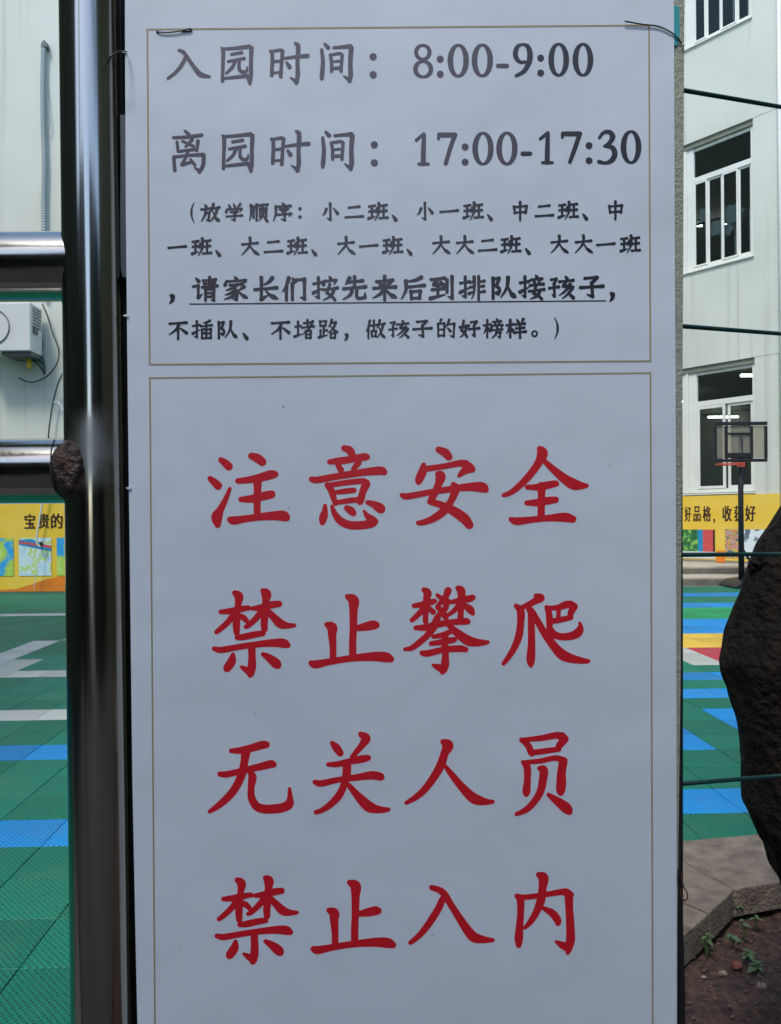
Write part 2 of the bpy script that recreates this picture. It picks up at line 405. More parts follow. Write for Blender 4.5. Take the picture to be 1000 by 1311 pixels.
# bays
s_l, s_r = sx(881), sx(967.5)
PIER = .42; BAY = s_r-s_l
rel = lambda px: sx(px)-s_l
def window(s0, lv, detail=True):
    z0, z1 = Y[lv]; zt = {'w1': 3.24, 'w2': 7.5, 'w3': 11.75}[lv]
    w = MB(); a, b = -.14, -.08
    B = lambda x0, x1, n0, n1, y0, y1: wbox(w, s0+x0, s0+x1, n0, n1, y0, y1)
    e = rel(891) if lv != 'w2' else rel(889)
    B(0, e, a, b+.02, z0, z1-.102); B(BAY-.07, BAY, a, b+.02, z0, z1-.102)
    B(e, BAY-.07, a, b, z1-.16, z1-.102); B(e, BAY-.07, a, b, z0, z0+.075)
    B(e, BAY-.07, a, b+.01, zt-.05, zt+.05)
    wo = w.build('window', M['frame'], wing, bevel=.006)
    sash = [(e, rel(927)), (rel(929.5), BAY-.07)] if lv == 'w1' else [(e, rel(906)), (rel(906), rel(925)), (rel(925), rel(945.5)), (rel(945.5), BAY-.07)]
    for i, (p, q) in enumerate(sash):
        s = MB(); t = .05 if lv == 'w1' else .032; f0, f1 = (-.125, -.095) if i % 2 else (-.105, -.07)
        zz0, zz1 = z0+.077, zt-.052
        for x0, x1, y0, y1 in ((p, p+t, zz0, zz1), (q-t, q, zz0, zz1), (p+t, q-t, zz0, zz0+t), (p+t, q-t, zz1-t, zz1)):
            wbox(s, s0+x0, s0+x1, f0, f1, y0, y1)
        so = s.build('sash', M['frame'], wo, bevel=.004)
        fm = (f0+f1)/2
        wbox(MB(), s0+p+t, s0+q-t, fm-.003, fm+.003, zz0+t, zz1-t).build('pane', M['glass'], wo)
    wbox(MB(), s0+e, s0+BAY-.07, -.115, -.109, zt+.052, z1-.162).build('pane', M['glass'], wo)
    if lv != 'w1' and detail:
        pr = [rel(898), rel(916), rel(934), rel(953)]
        for x in pr:
            MB().tube([RW((s0+x, -.3, z0)), RW((s0+x, -.3, z0+.95))], .011, 6).build('guard_bar', M['frame'], wo)
        wbox(MB(), s0, s0+BAY, -.32, -.29, z0+.95, z0+.98).build('guard_rail', M['grille'], wo)
    return wo
for lv in ('w1', 'w2', 'w3'):
    z0, z1 = Y[lv]
    for k in range(-5, 5):
        s0 = s_l + k*(BAY+.06) if k <= 0 else s_l + BAY + PIER + (k-1)*(BAY+.06)
        if s0 < SA or s0+BAY > SB: continue
        window(s0, lv, abs(k) <= 1)
        if k < 0: wbox(MB(), s0+BAY, s0+BAY+.06, -.2, -.04, z0, z1).build('mullion', M['frame'], wing)
        if k >= 1: wbox(MB(), s0+BAY, s0+BAY+.06, -.2, -.04, z0, z1).build('mullion', M['frame'], wing)
    wbox(MB(), s_r, s_r+PIER, -.3, -.005, z0-.02, z1+.02).build('pier', M['white_wall'], wing)
    wbox(MB(), SA, s_l-5*(BAY+.06), -.3, -.005, z0-.02, z1+.02).build('pier', M['white_wall'], wing)
    wbox(MB(), sx(876), sx(968), -.02, .035, z0-.035, z0-.012).build('sill', M['frame'], wing)
    wbox(MB(), SA, s_r, -.3, -.03, z1-.1, z1-.003).build('soffit_shade_strip', M['soffit_shade_strip'], wing)  # dark strip standing in for the soffit shadow over the windows
MB().tube([RW((sx(1004), .06, .3)), RW((sx(1004), .06, 14))], .035, 12).build('downpipe', M['frame'], wing, smooth=True)
# paper flowers taped inside the upper window
for px, py, r in ((900, 272, 9), (936, 270, 12), (913, 290, 9), (927, 292, 8)):
    s = sx(px); zz = EYE - ((py-665)*CS+(px-500)*SN)/1000*(21.75/(1+K*(px-500)/1000))
    pts = []; rr = r*.0145
    for k in range(24):
        a = 2*math.pi*k/24; q = rr*(1+.16*math.cos(6*a))
        pts.append(RW((s+q*math.cos(a)*1.1, -.16, zz+q*math.sin(a))))
    o = MB().prism(pts, -NRM*.006).build('paper_flower', mat('grey_paper', (.3, .31, .3), .8))
    props(o, {900: 'grey paper flower left of the narrow sash bar in the middle floor window', 936: 'largest grey paper flower, in the right half of the middle floor window', 913: 'small grey paper flower low in the middle floor window', 927: 'small grey paper flower beside the bluish centre bar of the middle floor window'}[px], 'paper flower', 'paper flowers taped in the middle floor window')
# tube lights in the classrooms
for px, py, zc, ln, lab in ((926, 534, 3.9, .85, 'long lit tube light seen above the basketball backboard'), (958, 481, 3.9, .3, 'lit tube light near the top of the ground floor window'),
                       (876, 514, 3.9, .35, 'lit tube light showing at the edge of the sign on the ground floor'), (893, 289, 8.2, .22, 'short lit tube light left in the middle floor window'),
                       (926, 289, 8.2, .26, 'short lit tube light right in the middle floor window'), (876, 289, 8.2, .12, 'sliver of lit tube light by the edge of the sign, middle floor')):
    p = at_z(px, py, zc)
    t = empty('ceiling_light', p, lab, 'light', 'tube lights in the classrooms')
    MB().tube([p-Vector((ln/2, 0, 0)), p+Vector((ln/2, 0, 0))], .022, 8).build('tube', M['tube'], t)
    MB().box(p+Vector((-ln/2, -.03, .034)), p+Vector((ln/2, .03, zc*0+.07))).build('fitting', M['frame'], t)

# ================================================================ LEFT WING (faces the camera)
LY = 12.0
lw = empty('school_annex', (-5, LY, 0), 'plain greenish white school wall facing the gate on the left', 'building')
MB().box((-16, LY, 0), (-.9, LY+.3, 12)).build('front_wall', M['white_wall'], lw)
MB().box((-1.2, LY+.31, 0), (-.9, 23.5, 12)).build('side_wall', M['white_wall'], lw)
MB().box((-16, LY-.05, 12.01), (-.85, 23.5, 12.2)).build('roof', M['concrete'], lw)

def P12(px, py, off=.02): return at_y(px, py, LY-off)
# flexible conduit and its bracket
cd = empty('wall_conduit', P12(56, 300), 'pale ribbed conduit hanging down the wall from a dark bracket', 'conduit')
pts = spline([P12(56, 58, .06), P12(55, 110, .06), P12(55.5, 160, .06), P12(57, 210, .06), P12(56, 262, .06), P12(57, 330, .06), P12(58, 380, .05)], 40)
MB().tube(pts, [.034+.007*(i % 2) for i in range(len(pts))], 10).build('conduit', M['conduit'], cd)
MB().tube(spline([P12(58, 60, .05), P12(59, 100, .05), P12(62, 140, .05), P12(64, 158, .05), P12(61, 170, .05)], 10), .007, 6).build('loose_cable', M['conduit'], cd)
br = MB(); b0 = P12(56, 56, .1)
br.prism([b0+Vector((-.05, 0, -.04)), b0+Vector((.055, 0, -.05)), b0+Vector((.05, 0, .02)), b0+Vector((0, 0, .07)), b0+Vector((-.045, 0, .02))], (0, .09, 0)).build('bracket', M['grille'], cd, bevel=.01)

# outdoor air conditioning unit
acx0, acx1 = P12(2, 420, .45).x, P12(39, 420, .45).x; zt = P12(30, 388, .45).z; zb = P12(30, 450, .45).z
ac = empty('air_conditioner', ((acx0+acx1)/2, LY-.25, zb), 'boxy pale air conditioning unit bolted to the wall below the upper steel rail', 'air conditioner')
MB().box((acx0-.4, LY-.5, zb), (acx1+.02, LY-.1, zt)).build('casing', M['ac'], ac, bevel=.015)
for k in range(7):
    z = zt-.06-k*.045
    MB().box((acx1+.021, LY-.42, z-.012), (acx1+.026, LY-.16, z+.012)).build('vent_slat', M['grille'], ac)
for k in range(3):
    MB().tube([(acx0+.25+.11*math.cos(a), 0, 0) for a in (0,)]*1+[(acx0+.3, LY-.51, (zt+zb)/2+.0)], .001, 4)
ring = [Vector((acx0-.12+.26*math.cos(a), LY-.508, (zt+zb)/2+.26*math.sin(a))) for a in np.linspace(0, 2*math.pi, 33)]
MB().tube(ring, .008, 6, caps=False).build('fan_guard', M['grille'], ac)
MB().box((acx1+.02, LY-.42, zt-.2-.24), (acx1+.05, LY-.3, zt-.33)).build('service_cap', M['grille'], ac, bevel=.006)
MB().box((acx0, LY-.45, zb-.05), (acx1, LY-.0, zb-.005)).build('bracket', M['grille'], ac)
cb = empty('cable_coil', P12(50, 470), 'dark cables looping out of the air conditioner and down the white wall', 'cable')
def cable(ptsx, r, m=None, parent=cb, off=.1, name='cable'):
    return MB().tube(spline([P12(x, y, off) for x, y in ptsx], 10), r, 7).build(name, m or M['cable'], parent, smooth=True)
cable([(54, 389), (60, 402), (67, 425), (75, 448), (73, 465), (62, 480), (48, 488), (36, 489), (24, 484)], .011)
cable([(46, 407), (50, 425), (53, 440), (52, 455), (56, 468)], .022)
cable([(30, 450), (38, 451), (48, 456), (55, 465)], .03)
cable([(49, 432), (51, 448), (55, 460), (57, 478)], .02)
cable([(33, 453), (44, 462), (52, 470), (57, 479)], .015)
cable([(90, 452), (82, 474), (74, 492), (68, 515), (64, 540), (62, 561), (62, 600)], .012)
cable([(68, 516), (72, 514), (77, 518), (80, 526)], .008, M['tie'])
cable([(40, 416), (45, 412), (49, 418)], .01)
MB().box(P12(34, 471, .2), P12(41, 460, .1)).build('yellow_plug', M['yellow'], cb, bevel=.01)

# ================================================================ banners
def font_mesh(txt):
    c = bpy.data.curves.new('t', 'FONT'); c.body = txt; c.size = 1; c.resolution_u = 3; c.offset = .004; c.align_x = 'CENTER'
    o = bpy.data.objects.new('t', c); COL.objects.link(o)
    dg = bpy.context.evaluated_depsgraph_get(); me = bpy.data.meshes.new_from_object(o.evaluated_get(dg))
    bpy.data.objects.remove(o); return me
def banner_char(txt, mapf, cx, cy, w, h, parent, matt):
    me = font_mesh(txt); co = np.array([v.co[:] for v in me.vertices])
    if not len(co): return
    lo, hi = co.min(0), co.max(0); me2 = bpy.data.meshes.new('character')
    vs = []
    for p in co:
        vs.append(tuple(mapf(cx + ((p[0]-lo[0])/(hi[0]-lo[0])-.5)*w, cy + ((p[1]-lo[1])/(hi[1]-lo[1])-.5)*h)))
    n0 = len(vs); fs = [tuple(q.vertices) for q in me.polygons]; sh = Vector(mapf(cx+w*.065, cy))-Vector(mapf(cx, cy))+Vector((0, -.002, 0))
    vs += [tuple(Vector(v)+sh) for v in vs]; fs += [tuple(n0+i for i in f) for f in fs]
    me2.from_pydata(vs, [], fs); me2.materials.append(matt)
    put('character', me2, parent)
def banner_cloth_mat():
    m = mat('yellow_banner', (.78, .5, .02), .45, noise=.15, scale=2, alt=(.8, .58, .1)); return m
M['banner'] = banner_cloth_mat()
M['orange'] = mat('orange_print', (.75, .22, .02), .5, noise=.2, scale=4)
def pic_mat(name, cols, scale=9, seed=0):
    m = bpy.data.materials.new(name); m.use_nodes = True; N = m.node_tree.nodes; L = m.node_tree.links; b = N['Principled BSDF']; b.inputs['Roughness'].default_value = .5
    tc = N.new('ShaderNodeTexCoord'); mp = N.new('ShaderNodeMapping'); mp.inputs['Location'].default_value = (seed, seed*.7, 0); L.new(tc.outputs['Object'], mp.inputs[0])
    t = N.new('ShaderNodeTexNoise'); t.inputs['Scale'].default_value = scale; t.inputs['Detail'].default_value = 3; L.new(mp.outputs[0], t.inputs['Vector'])
    rp = N.new('ShaderNodeValToRGB'); rp.color_ramp.interpolation = 'EASE'
    e = rp.color_ramp.elements; e[0].position = 0; e[0].color = (*cols[0], 1); e[1].position = .4; e[1].color = (*cols[1], 1)
    for i, c in enumerate(cols[2:]):
        x = e.new(.4+.22*(i+1)/max(1, len(cols)-2)); x.color = (*c, 1)
    L.new(t.outputs[0], rp.inputs[0]); L.new(rp.outputs[0], b.inputs['Base Color']); return m
# left banner, flat on the annex wall
lb = empty('left_banner', P12(50, 757), 'yellow banner with dark characters and two pictures at the foot of the left wall', 'banner')
lb.name = 'wall_banner'
def LB(x, y, off=.03): return at_y(x, y, LY-off)
bz0, bz1 = LB(56, 757).z, LB(56, 645).z
MB().box((-9, LY-.02, max(bz0, .0)), (-1.0, LY-.004, bz1)).build('cloth', M['banner'], lb)
zf = lambda y: LB(56, y).z
xf = lambda x: LB(x, 700).x
def LBm(x, z, o=.024): return Vector((x, LY-o, z))
for ch, a, b in (('宝', 31, 44.5), ('贵', 49, 62.5), ('的', 65, 79.5), ('童', 95, 110), ('年', 113, 128), ('最', 13, 27)):
    if ch in '童年最': continue
    banner_char(ch, lambda x, z: LBm(x, z), xf((a+b)/2), zf(667), xf(b)-xf(a), zf(657.5)-zf(676.5), lb, M['dark_text'])
cur = [LBm(xf(x), zf(y), .026) for x, y in ((-80, 757.2), (20, 754), (40, 748), (60, 741), (83, 737), (120, 735), (160, 740), (200, 757.2))]
MB().poly([Vector(p) for p in cur]).build('orange_sweep', M['orange'], lb)
p1 = pic_mat('picture_ring', [(.05, .45, .55), (.5, .7, .78), (.6, .75, .8), (.45, .65, .15), (.6, .75, .78)], 6, 3)
p2 = pic_mat('picture_child', [(.03, .2, .5), (.03, .35, .7), (.4, .6, .08), (.5, .7, .2)], 4, 8)
for a, b, pm in ((24, 65.5, p1), (72.5, 110, p2), (-20, 17, p2)):
    MB().poly([LBm(xf(a), zf(737), .028), LBm(xf(b), zf(737), .028), LBm(xf(b), zf(688.5), .028), LBm(xf(a), zf(688.5), .028)]).build('picture', pm, lb)
M['pic_red'] = mat('print_red', (.6, .08, .08), .5); M['pic_blue'] = mat('print_blue', (.02, .25, .5), .5); M['pic_cyan'] = mat('print_cyan', (.03, .5, .6), .5)
MB().poly([LBm(xf(24), zf(697), .031), LBm(xf(65.5), zf(706), .031), LBm(xf(65.5), zf(700), .031), LBm(xf(40), zf(690), .031), LBm(xf(24), zf(691), .031)]).build('picture_stripe', M['pic_blue'], lb)
MB().poly([LBm(xf(24), zf(695), .032), LBm(xf(65.5), zf(702), .032), LBm(xf(65.5), zf(698.5), .032), LBm(xf(24), zf(692.5), .032)]).build('picture_stripe', M['pic_red'], lb)
cd2 = empty('hanging_cord', P12(50, 690), 'pale cord dangling in front of the yellow left banner', 'cord')
cable([(62, 600), (58, 625), (53.5, 648), (50, 668), (47, 688), (48, 697), (53, 700)], .014, M['ac'], cd2, .12, 'cord')
cable([(51, 704), (50, 720), (45, 742), (43, 755)], .006, M['ac'], cd2, .12, 'cord_tail')
MB().box(P12(50.5, 699, .16), P12(55, 693.5, .1)).build('plug', M['black'], cd2, bevel=.01)

# right banner on the wing's plinth
rb = empty('wall_banner', RW((9, .03, .3)), 'yellow banner with dark characters along the base of the right wing, behind the hoop', 'banner')
def zr(px, py): return EYE - ((py-665)*CS+(px-500)*SN)/1000*(21.75/(1+K*(px-500)/1000))
bt, bb = 1.5, .3
wbox(MB(), SA+.5, 12.9, .006, .03, bb, bt).build('cloth', M['banner'], rb)
tz0, tz1 = zr(900, 667.5), zr(900, 648)
def RBm(s, z, o=.034): return RW((s, o, z))
for ch, a, b in (('怀', 863, 875.5), ('好', 877.8, 885.6), ('品', 889, 897.8), ('格', 900.8, 911), ('收', 926, 937.5), ('获', 941, 950.5), ('好', 955, 967.8), ('习', 973, 985), ('惯', 989, 1001)):
    if ch in '习惯': continue
    banner_char(ch, lambda s, z: RBm(s, z), (sx(a)+sx(b))/2, (tz0+tz1)/2, sx(b)-sx(a), tz1-tz0, rb, M['dark_text'])
banner_char(',', lambda s, z: RBm(s, z), sx(915.5), tz0+.01, .035, .08, rb, M['dark_text'])
def quad(s0, s1, z0, z1, o, m, name='picture'): return MB().poly([RBm(s0, z0, o), RBm(s1, z0, o), RBm(s1, z1, o), RBm(s0, z1, o)]).build(name, m, rb)
pz1, pz0 = zr(895, 678), zr(895, 706)
M['pic_tree'] = pic_mat('picture_trees', [(.01, .06, .03), (.015, .12, .04), (.03, .2, .06), (.25, .5, .1)], 9, 5)
M['pic_kids'] = pic_mat('picture_group', [(.03, .06, .16), (.1, .14, .22), (.6, .5, .08), (.6, .12, .1), (.35, .4, .45)], 12, 2)
M['pic_white'] = pic_mat('picture_house', [(.5, .62, .68), (.65, .75, .78), (.7, .8, .82), (.12, .16, .22)], 6, 9)
M['pic_pale'] = mat('print_pale', (.6, .68, .68), .5)
quad(sx(862), sx(894.5), pz0, pz1, .036, M['pic_tree']); quad(sx(894.5), sx(901), pz0, pz1, .036, M['pic_blue']); quad(sx(901), sx(914), pz0, pz1, .036, M['pic_red'])
quad(sx(914), sx(916.5), pz0, pz1, .036, M['dark_text']); quad(sx(862), sx(916.5), pz0-.13, pz0, .036, M['pic_pale'])
quad(sx(929.5), sx(948), pz0-.1, pz1+.01, .036, M['pic_kids']); quad(sx(948), sx(990), pz0-.1, pz1+.01, .036, M['pic_white'])
quad(sx(918), sx(929), pz0-.19, pz0+.03, .038, M['orange'], 'orange_sweep')

# ================================================================ basketball hoop
HZ = 12.2
def H(px, py, d=0): return at_y(px, py, HZ+d)
hp = empty('basketball_hoop', H(949, 752), 'black portable basketball hoop with an orange red rim before the right wing', 'basketball hoop')
MB().tube([H(949.5, 750), H(948.5, 640), H(948, 560)], [.045, .04, .035], 16).build('pole', M['black'], hp, smooth=True)
bx0, bx1, bx2, bx3 = 916, 930, 963.5, 982
fr = MB()
def bar(x0, x1, y0, y1, d0=-.05, d1=0):
    a = H(x0, y1, d0); b = H(x1, y0, d0); fr.box((a.x, HZ+d0, a.z), (b.x, HZ+d1, b.z))
bar(915, 983, 539.5, 544.5); bar(915, 983, 587, 591.5); bar(915, 918, 545, 587); bar(980, 983, 545, 587)
bar(929, 932, 545, 587); bar(961.5, 964.5, 545, 587); bar(932, 961.5, 553.5, 556); bar(932, 961.5, 579.5, 586)
fr.build('backboard_frame', M['black'], hp, bevel=.008)
pa = H(918, 587, -.02); pb = H(980, 545, -.02)
clear = bpy.data.materials.new('clear_acrylic'); clear.use_nodes = True
N = clear.node_tree.nodes; N.remove(N['Principled BSDF']); tr = N.new('ShaderNodeBsdfTransparent'); tr.inputs[0].default_value = (.72, .7, .6, 1)
dfm = N.new('ShaderNodeBsdfPrincipled'); dfm.inputs['Base Color'].default_value = (.5, .48, .4, 1); dfm.inputs['Roughness'].default_value = .3
mx = N.new('ShaderNodeMixShader'); mx.inputs[0].default_value = .3
clear.node_tree.links.new(tr.outputs[0], mx.inputs[1]); clear.node_tree.links.new(dfm.outputs[0], mx.inputs[2]); clear.node_tree.links.new(mx.outputs[0], N['Material Output'].inputs[0])
MB().box((pa.x, HZ-.022, pa.z), (pb.x, HZ-.014, pb.z)).build('backboard', clear, hp)
rc = H(931, 595, -.2); rr = .2
pts = [Vector((rc.x+rr*math.cos(a), HZ-.3+rr*math.sin(a)*.95, rc.z)) for a in np.linspace(0, 2*math.pi, 33)]
MB().tube(pts, .011, 8, caps=False).build('rim', M['rim'], hp, smooth=True)
jn = H(946, 594); MB().box((jn.x-.05, HZ-.14, rc.z-.03), (jn.x+.04, HZ-.051, rc.z+.04)).build('rim_bracket', M['rim'], hp, bevel=.006)
MB().tube([H(949, 640), H(955, 590, .1)], .014, 8).build('brace', M['black'], hp)
MB().tube([H(949, 700), H(963, 722, .2), H(985, 745, .5)], .02, 8).build('brace', M['black'], hp)
MB().tube([H(952, 707, -.02), H(962, 722, -.05)], .012, 8).build('strut', M['black'], hp)
ba = H(949, 753); bs = MB()
prof = [(-.22, 0), (-.2, .05), (-.1, .11), (.1, .14), (.5, .14), (.62, .09), (.65, 0)]
bs.prism([Vector((ba.x+x, HZ-.25, z)) for x, z in prof], (0, .6, 0)).build('base', M['black'], hp, bevel=.03)

# ================================================================ tree at the right, trunk nearly black
TD = 1.5
def T(px, py, d=0): return at_y(px, py, TD+d)
tr_ = empty('tree', T(1120, 1500), 'leaning tree trunk with dark rough bark beside the sign', 'tree')
tp = [(1110, -60, 45), (1112, 200, 45), (1108, 420, 46), (1086, 570, 46), (1056, 640, 46), (1030, 682, 46), (1013, 715, 46), (1006, 748, 50), (1002, 790, 56), (996, 830, 64), (992, 852, 65),
      (994, 880, 58), (1000, 915, 55), (1008, 960, 55), (1014, 1000, 58), (1020, 1032, 65), (1044, 1064, 78), (1078, 1100, 90), (1120, 1180, 98), (1135, 1300, 102), (1145, 1480, 120), (1150, 1560, 140)]
sp = spline([(*T(x, y), r*TD/1000) for x, y, r in tp], 12)
mb = MB(); seg = 48; n0 = 0
for i, q in enumerate(sp):
    for k in range(seg):
        a = 2*math.pi*k/seg; p = Vector(q[:3]); dr = Vector((math.cos(a), math.sin(a), 0))
        nz = mnoise.noise(Vector((dr.x*2.2, dr.y*2.2, p.z*7)))*.14 + mnoise.noise(Vector((dr.x*7, dr.y*7, p.z*11)))*.07 + mnoise.noise(Vector((dr.x*14, dr.y*14, p.z*26)))*.035
        mb.v.append(tuple(p+dr*q[3]*(1+nz)))
for i in range(len(sp)-1):
    for k in range(seg):
        k2 = (k+1) % seg; mb.f.append((i*seg+k, i*seg+k2, (i+1)*seg+k2, (i+1)*seg+k))
mb.build('trunk', M['bark'], tr_, smooth=True)
MB().tube(spline([T(985, 716, -.03), T(972, 722, -.03), T(962, 719, -.02), T(960, 724, -.02), T(966, 728, -.02), T(980, 722, -.02)], 8), .0035, 7).build('twig', M['bark'], tr_)
MB().tube(spline([T(1000, 690, .05), T(978, 706, .0), T(966, 722, -.02), T(961, 735, 0)], 6), [.006]*13+[.003]*6, 7).build('twig', M['bark'], tr_)
top = Vector(sp[0][:3]); cr = MB()
for (lx, ly, lz, rad_, cnt) in ((top.x+.4, 1.2, 3.9, 1.1, 500), (top.x+1.3, -.6, 4.3, 1.3, 600), (top.x+1.8, 1.4, 4.6, 1.3, 500), (top.x+.9, -2.0, 4.2, 1.2, 450)):
    MB().tube([top, (top+Vector((lx, ly, lz)))/2+Vector((0, 0, .2)), Vector((lx, ly, lz))], [.07, .05, .03], 8).build('limb', M['bark'], tr_)
    for _ in range(cnt):
        v = Vector(rng.normal(size=3)); v.normalize(); v *= rad_*random.random()**.4; v.z *= .7; p = Vector((lx, ly, lz))+v
        a = Vector(rng.normal(size=3)).normalized(); b = a.cross(Vector(rng.normal(size=3))).normalized(); s = random.uniform(.06, .11)
        cr.poly([p-a*s, p+b*s*.5, p+a*s, p-b*s*.5])
cr.build('crown', M['crown'], tr_)

# ================================================================ weeds and stones in the bed
def weed(px, py, n, size, label, col=None, tall=.05):
    g0 = at_z(px, py, -.085)
    w = empty('weed', g0, label, 'weed', 'weeds in the planting bed')
    st = MB()
    for i in range(n):
        a = 2*math.pi*i/n+random.uniform(-.4, .4); L_ = size*random.uniform(.7, 1.15); up = tall*random.uniform(.6, 1.2)
        d = Vector((math.cos(a), math.sin(a), 0)); side = Vector((-d.y, d.x, 0)); b0 = g0+Vector((0, 0, up))
        st.tube([g0, g0+d*.004+Vector((0, 0, up*.6)), b0+d*.008], .0011, 5)
        lf = MB(); rows = []; fat = random.uniform(.55, .95)
        for t, wd in ((0, .05*fat), (.25, .3*fat), (.55, .36*fat), (.8, .24*fat), (1, .02)):
            c = b0+d*(L_*t)+Vector((0, 0, .35*L_*t-.55*L_*t*t)); rows.append((c-side*wd*L_, c+Vector((0, 0, -.06*L_)), c+side*wd*L_))
        for r_ in rows: lf.v += [tuple(p) for p in r_]
        for r_ in range(4):
            for c in range(2): q = r_*3+c; lf.f.append((q, q+1, q+4, q+3))
        lf.build('leaf', M['leaf'], w, smooth=True)
    st.build('stem', M['leaf'], w)
weed(905, 1225, 5, .026, 'small three leaved weed close under the edge of the kerb slab')
weed(941, 1176, 5, .022, 'bright green seedling just below the corner of the kerb slabs')
weed(962, 1168, 5, .026, 'pale green seedling right of the corner of the slabs, by the trunk')
weed(938, 1212, 5, .026, 'spindly weed in the middle of the soil bed', tall=.03)
weed(953, 1203, 4, .018, 'tiny pale sprout above the middle of the soil bed')
weed(968, 1190, 4, .026, 'green weed half out at the right of the soil bed')
weed(958, 1230, 5, .03, 'broad leaved weed low in the soil bed, left of the stones', tall=.02)
weed(970, 1245, 5, .03, 'lowest broad leaved weed at the right of the soil bed', tall=.02)
def rock(px, py, r, m, label):
    c = at_z(px, py, -.085+r*.4); mb = MB()
    me = bpy.data.meshes.new('stone'); import bmesh
    bm = bmesh.new(); bmesh.ops.create_icosphere(bm, subdivisions=3, radius=r)
    sd_ = random.random()*50
    for v in bm.verts:
        k = 1+.35*mnoise.noise(v.co/r*1.2+Vector((sd_, 0, 0)))+.12*mnoise.noise(v.co/r*4+Vector((sd_, 0, 0))); v.co = Vector((v.co.x*k*1.25, v.co.y*k, v.co.z*k*.7))
    bm.to_mesh(me); bm.free(); me.materials.append(m)
    for p in me.polygons: p.use_smooth = True
    o = bpy.data.objects.new('stone', me); COL.objects.link(o); o.location = c; props(o, label, 'stone', 'stones on the soil')
rock(944, 1236, .012, M['redstone'], 'reddish stone on the soil below the weeds')
rock(926, 1246, .009, M['stone'], 'small pale tan stone on the soil, left of the red one')
rock(901, 1251, .005, M['stone'], 'tiny grey stone near the lower edge of the sign')
rock(975, 1262, .01, M['stone'], 'grey stone at the lower right of the bed')
rock(915, 1268, .008, M['redstone'], 'small dark red stone lowest in the bed')
lit = MB()
for _ in range(2600):     # crumbs and dead leaf bits on the soil
    x, y = random.uniform(.6, 2.2), random.uniform(1.1, 2.3); z = -.085+.03*mnoise.noise(Vector((x*3, y*3, 0)))+.018*mnoise.noise(Vector((x*12, y*12, 3)))
    s = random.uniform(.002, .009); a = random.uniform(0, 6.3); q = Vector((x, y, z+.004))
    d = Vector((math.cos(a)*s, math.sin(a)*s, random.uniform(-.4, .4)*s)); e = Vector((-math.sin(a)*s*.5, math.cos(a)*s*.5, random.uniform(-.4, .4)*s))
    lit.poly([q-d, q+e, q+d, q-e])
props(lit.build('soil_litter', mat('litter', (.16, .09, .06), .9, noise=.5, scale=60, alt=(.03, .016, .012))), 'dry crumbs and leaf bits scattered over the soil', kind='stuff')

# ================================================================ wire fence behind the sign
fe = empty('wire_fence', at_y(900, 1003, 1.0), 'fence of thin dark green coated horizontal rods right of the sign', 'fence')
def rod(x0, y0, x1, y1, m):
    a = at_y(x0, y0, .92); dpx = x1-x0
    b = at_y(x1, y1, 1.02); d = b-a
    MB().tube([a-d*.35, b+d*2.6], .0027, 12).build('rod', m, fe, smooth=True)
rod(876, 115.7, 970, 131.8, M['rod']); rod(876, 417.8, 970, 425, M['rod']); rod(876, 710.3, 970, 709.6, M['rod']); rod(876, 1003.2, 970, 995.6, M['rod'])
a = at_y(1140, 665, 1.28)
MB().tube([(a.x, a.y+.02, -.1), (a.x, a.y+.02, 2.2)], .02, 12).build('post', M['rod'], fe, smooth=True)

# ================================================================ steel gate frame
PD = .87
rp_ = .0332
gate = empty('steel_gate_frame', at_y(116, 1280, PD), 'polished stainless steel pipe frame with two welded rails left of the sign', 'gate frame')
weldpt = at_y(88, 602, PD-.03)
steel = steel_mat(tuple(at_y(119, 573, PD-.03)))
def pipe(p, q, r, name, n=96, nose=0):
    me_pts = [Vector(p).lerp(Vector(q), t) for t in np.linspace(0, 1, 24)]; rs = [r]*24
    if nose:
        dn = (Vector(q)-Vector(p)).normalized()
        for k_ in range(1, 10):
            a_ = k_/10*math.pi/2; me_pts.append(Vector(q)+dn*(nose*math.sin(a_))); rs.append(r-nose*1.1*(1-math.cos(a_)))
    mb = MB(); dirv = (Vector(q)-Vector(p)).normalized(); a = dirv.cross(Vector((0, 1, 0))).normalized(); b = dirv.cross(a)
    for P_, r_0 in zip(me_pts, rs):
        for k in range(n):
            an = 2*math.pi*k/n; rr_ = r_0*(1+.0012*math.sin(an*3+P_.z*9)+.001*math.sin(P_.z*23+P_.x*31+an))
            mb.v.append(tuple(P_+a*math.cos(an)*rr_+b*math.sin(an)*rr_))
    for i in range(len(me_pts)-1):
        for k in range(n):
            k2 = (k+1) % n; mb.f.append((i*n+k, i*n+k2, (i+1)*n+k2, (i+1)*n+k))
    return mb.build(name, steel, gate, smooth=True)
pt, pb_ = at_y(116, 30, PD), at_y(131, 1280, PD); dv = pb_-pt
pipe(pt-dv*.4, pb_+dv*.6, rp_, 'post')
for yc, nm in ((342, 'rail'), (603, 'rail')):
    a = at_y(-150, yc+1.2, PD+.012); b = at_y(112, yc-.4, PD+.012)
    pipe(a-(b-a)*2.0, b, .038 if yc < 400 else .0367, nm)
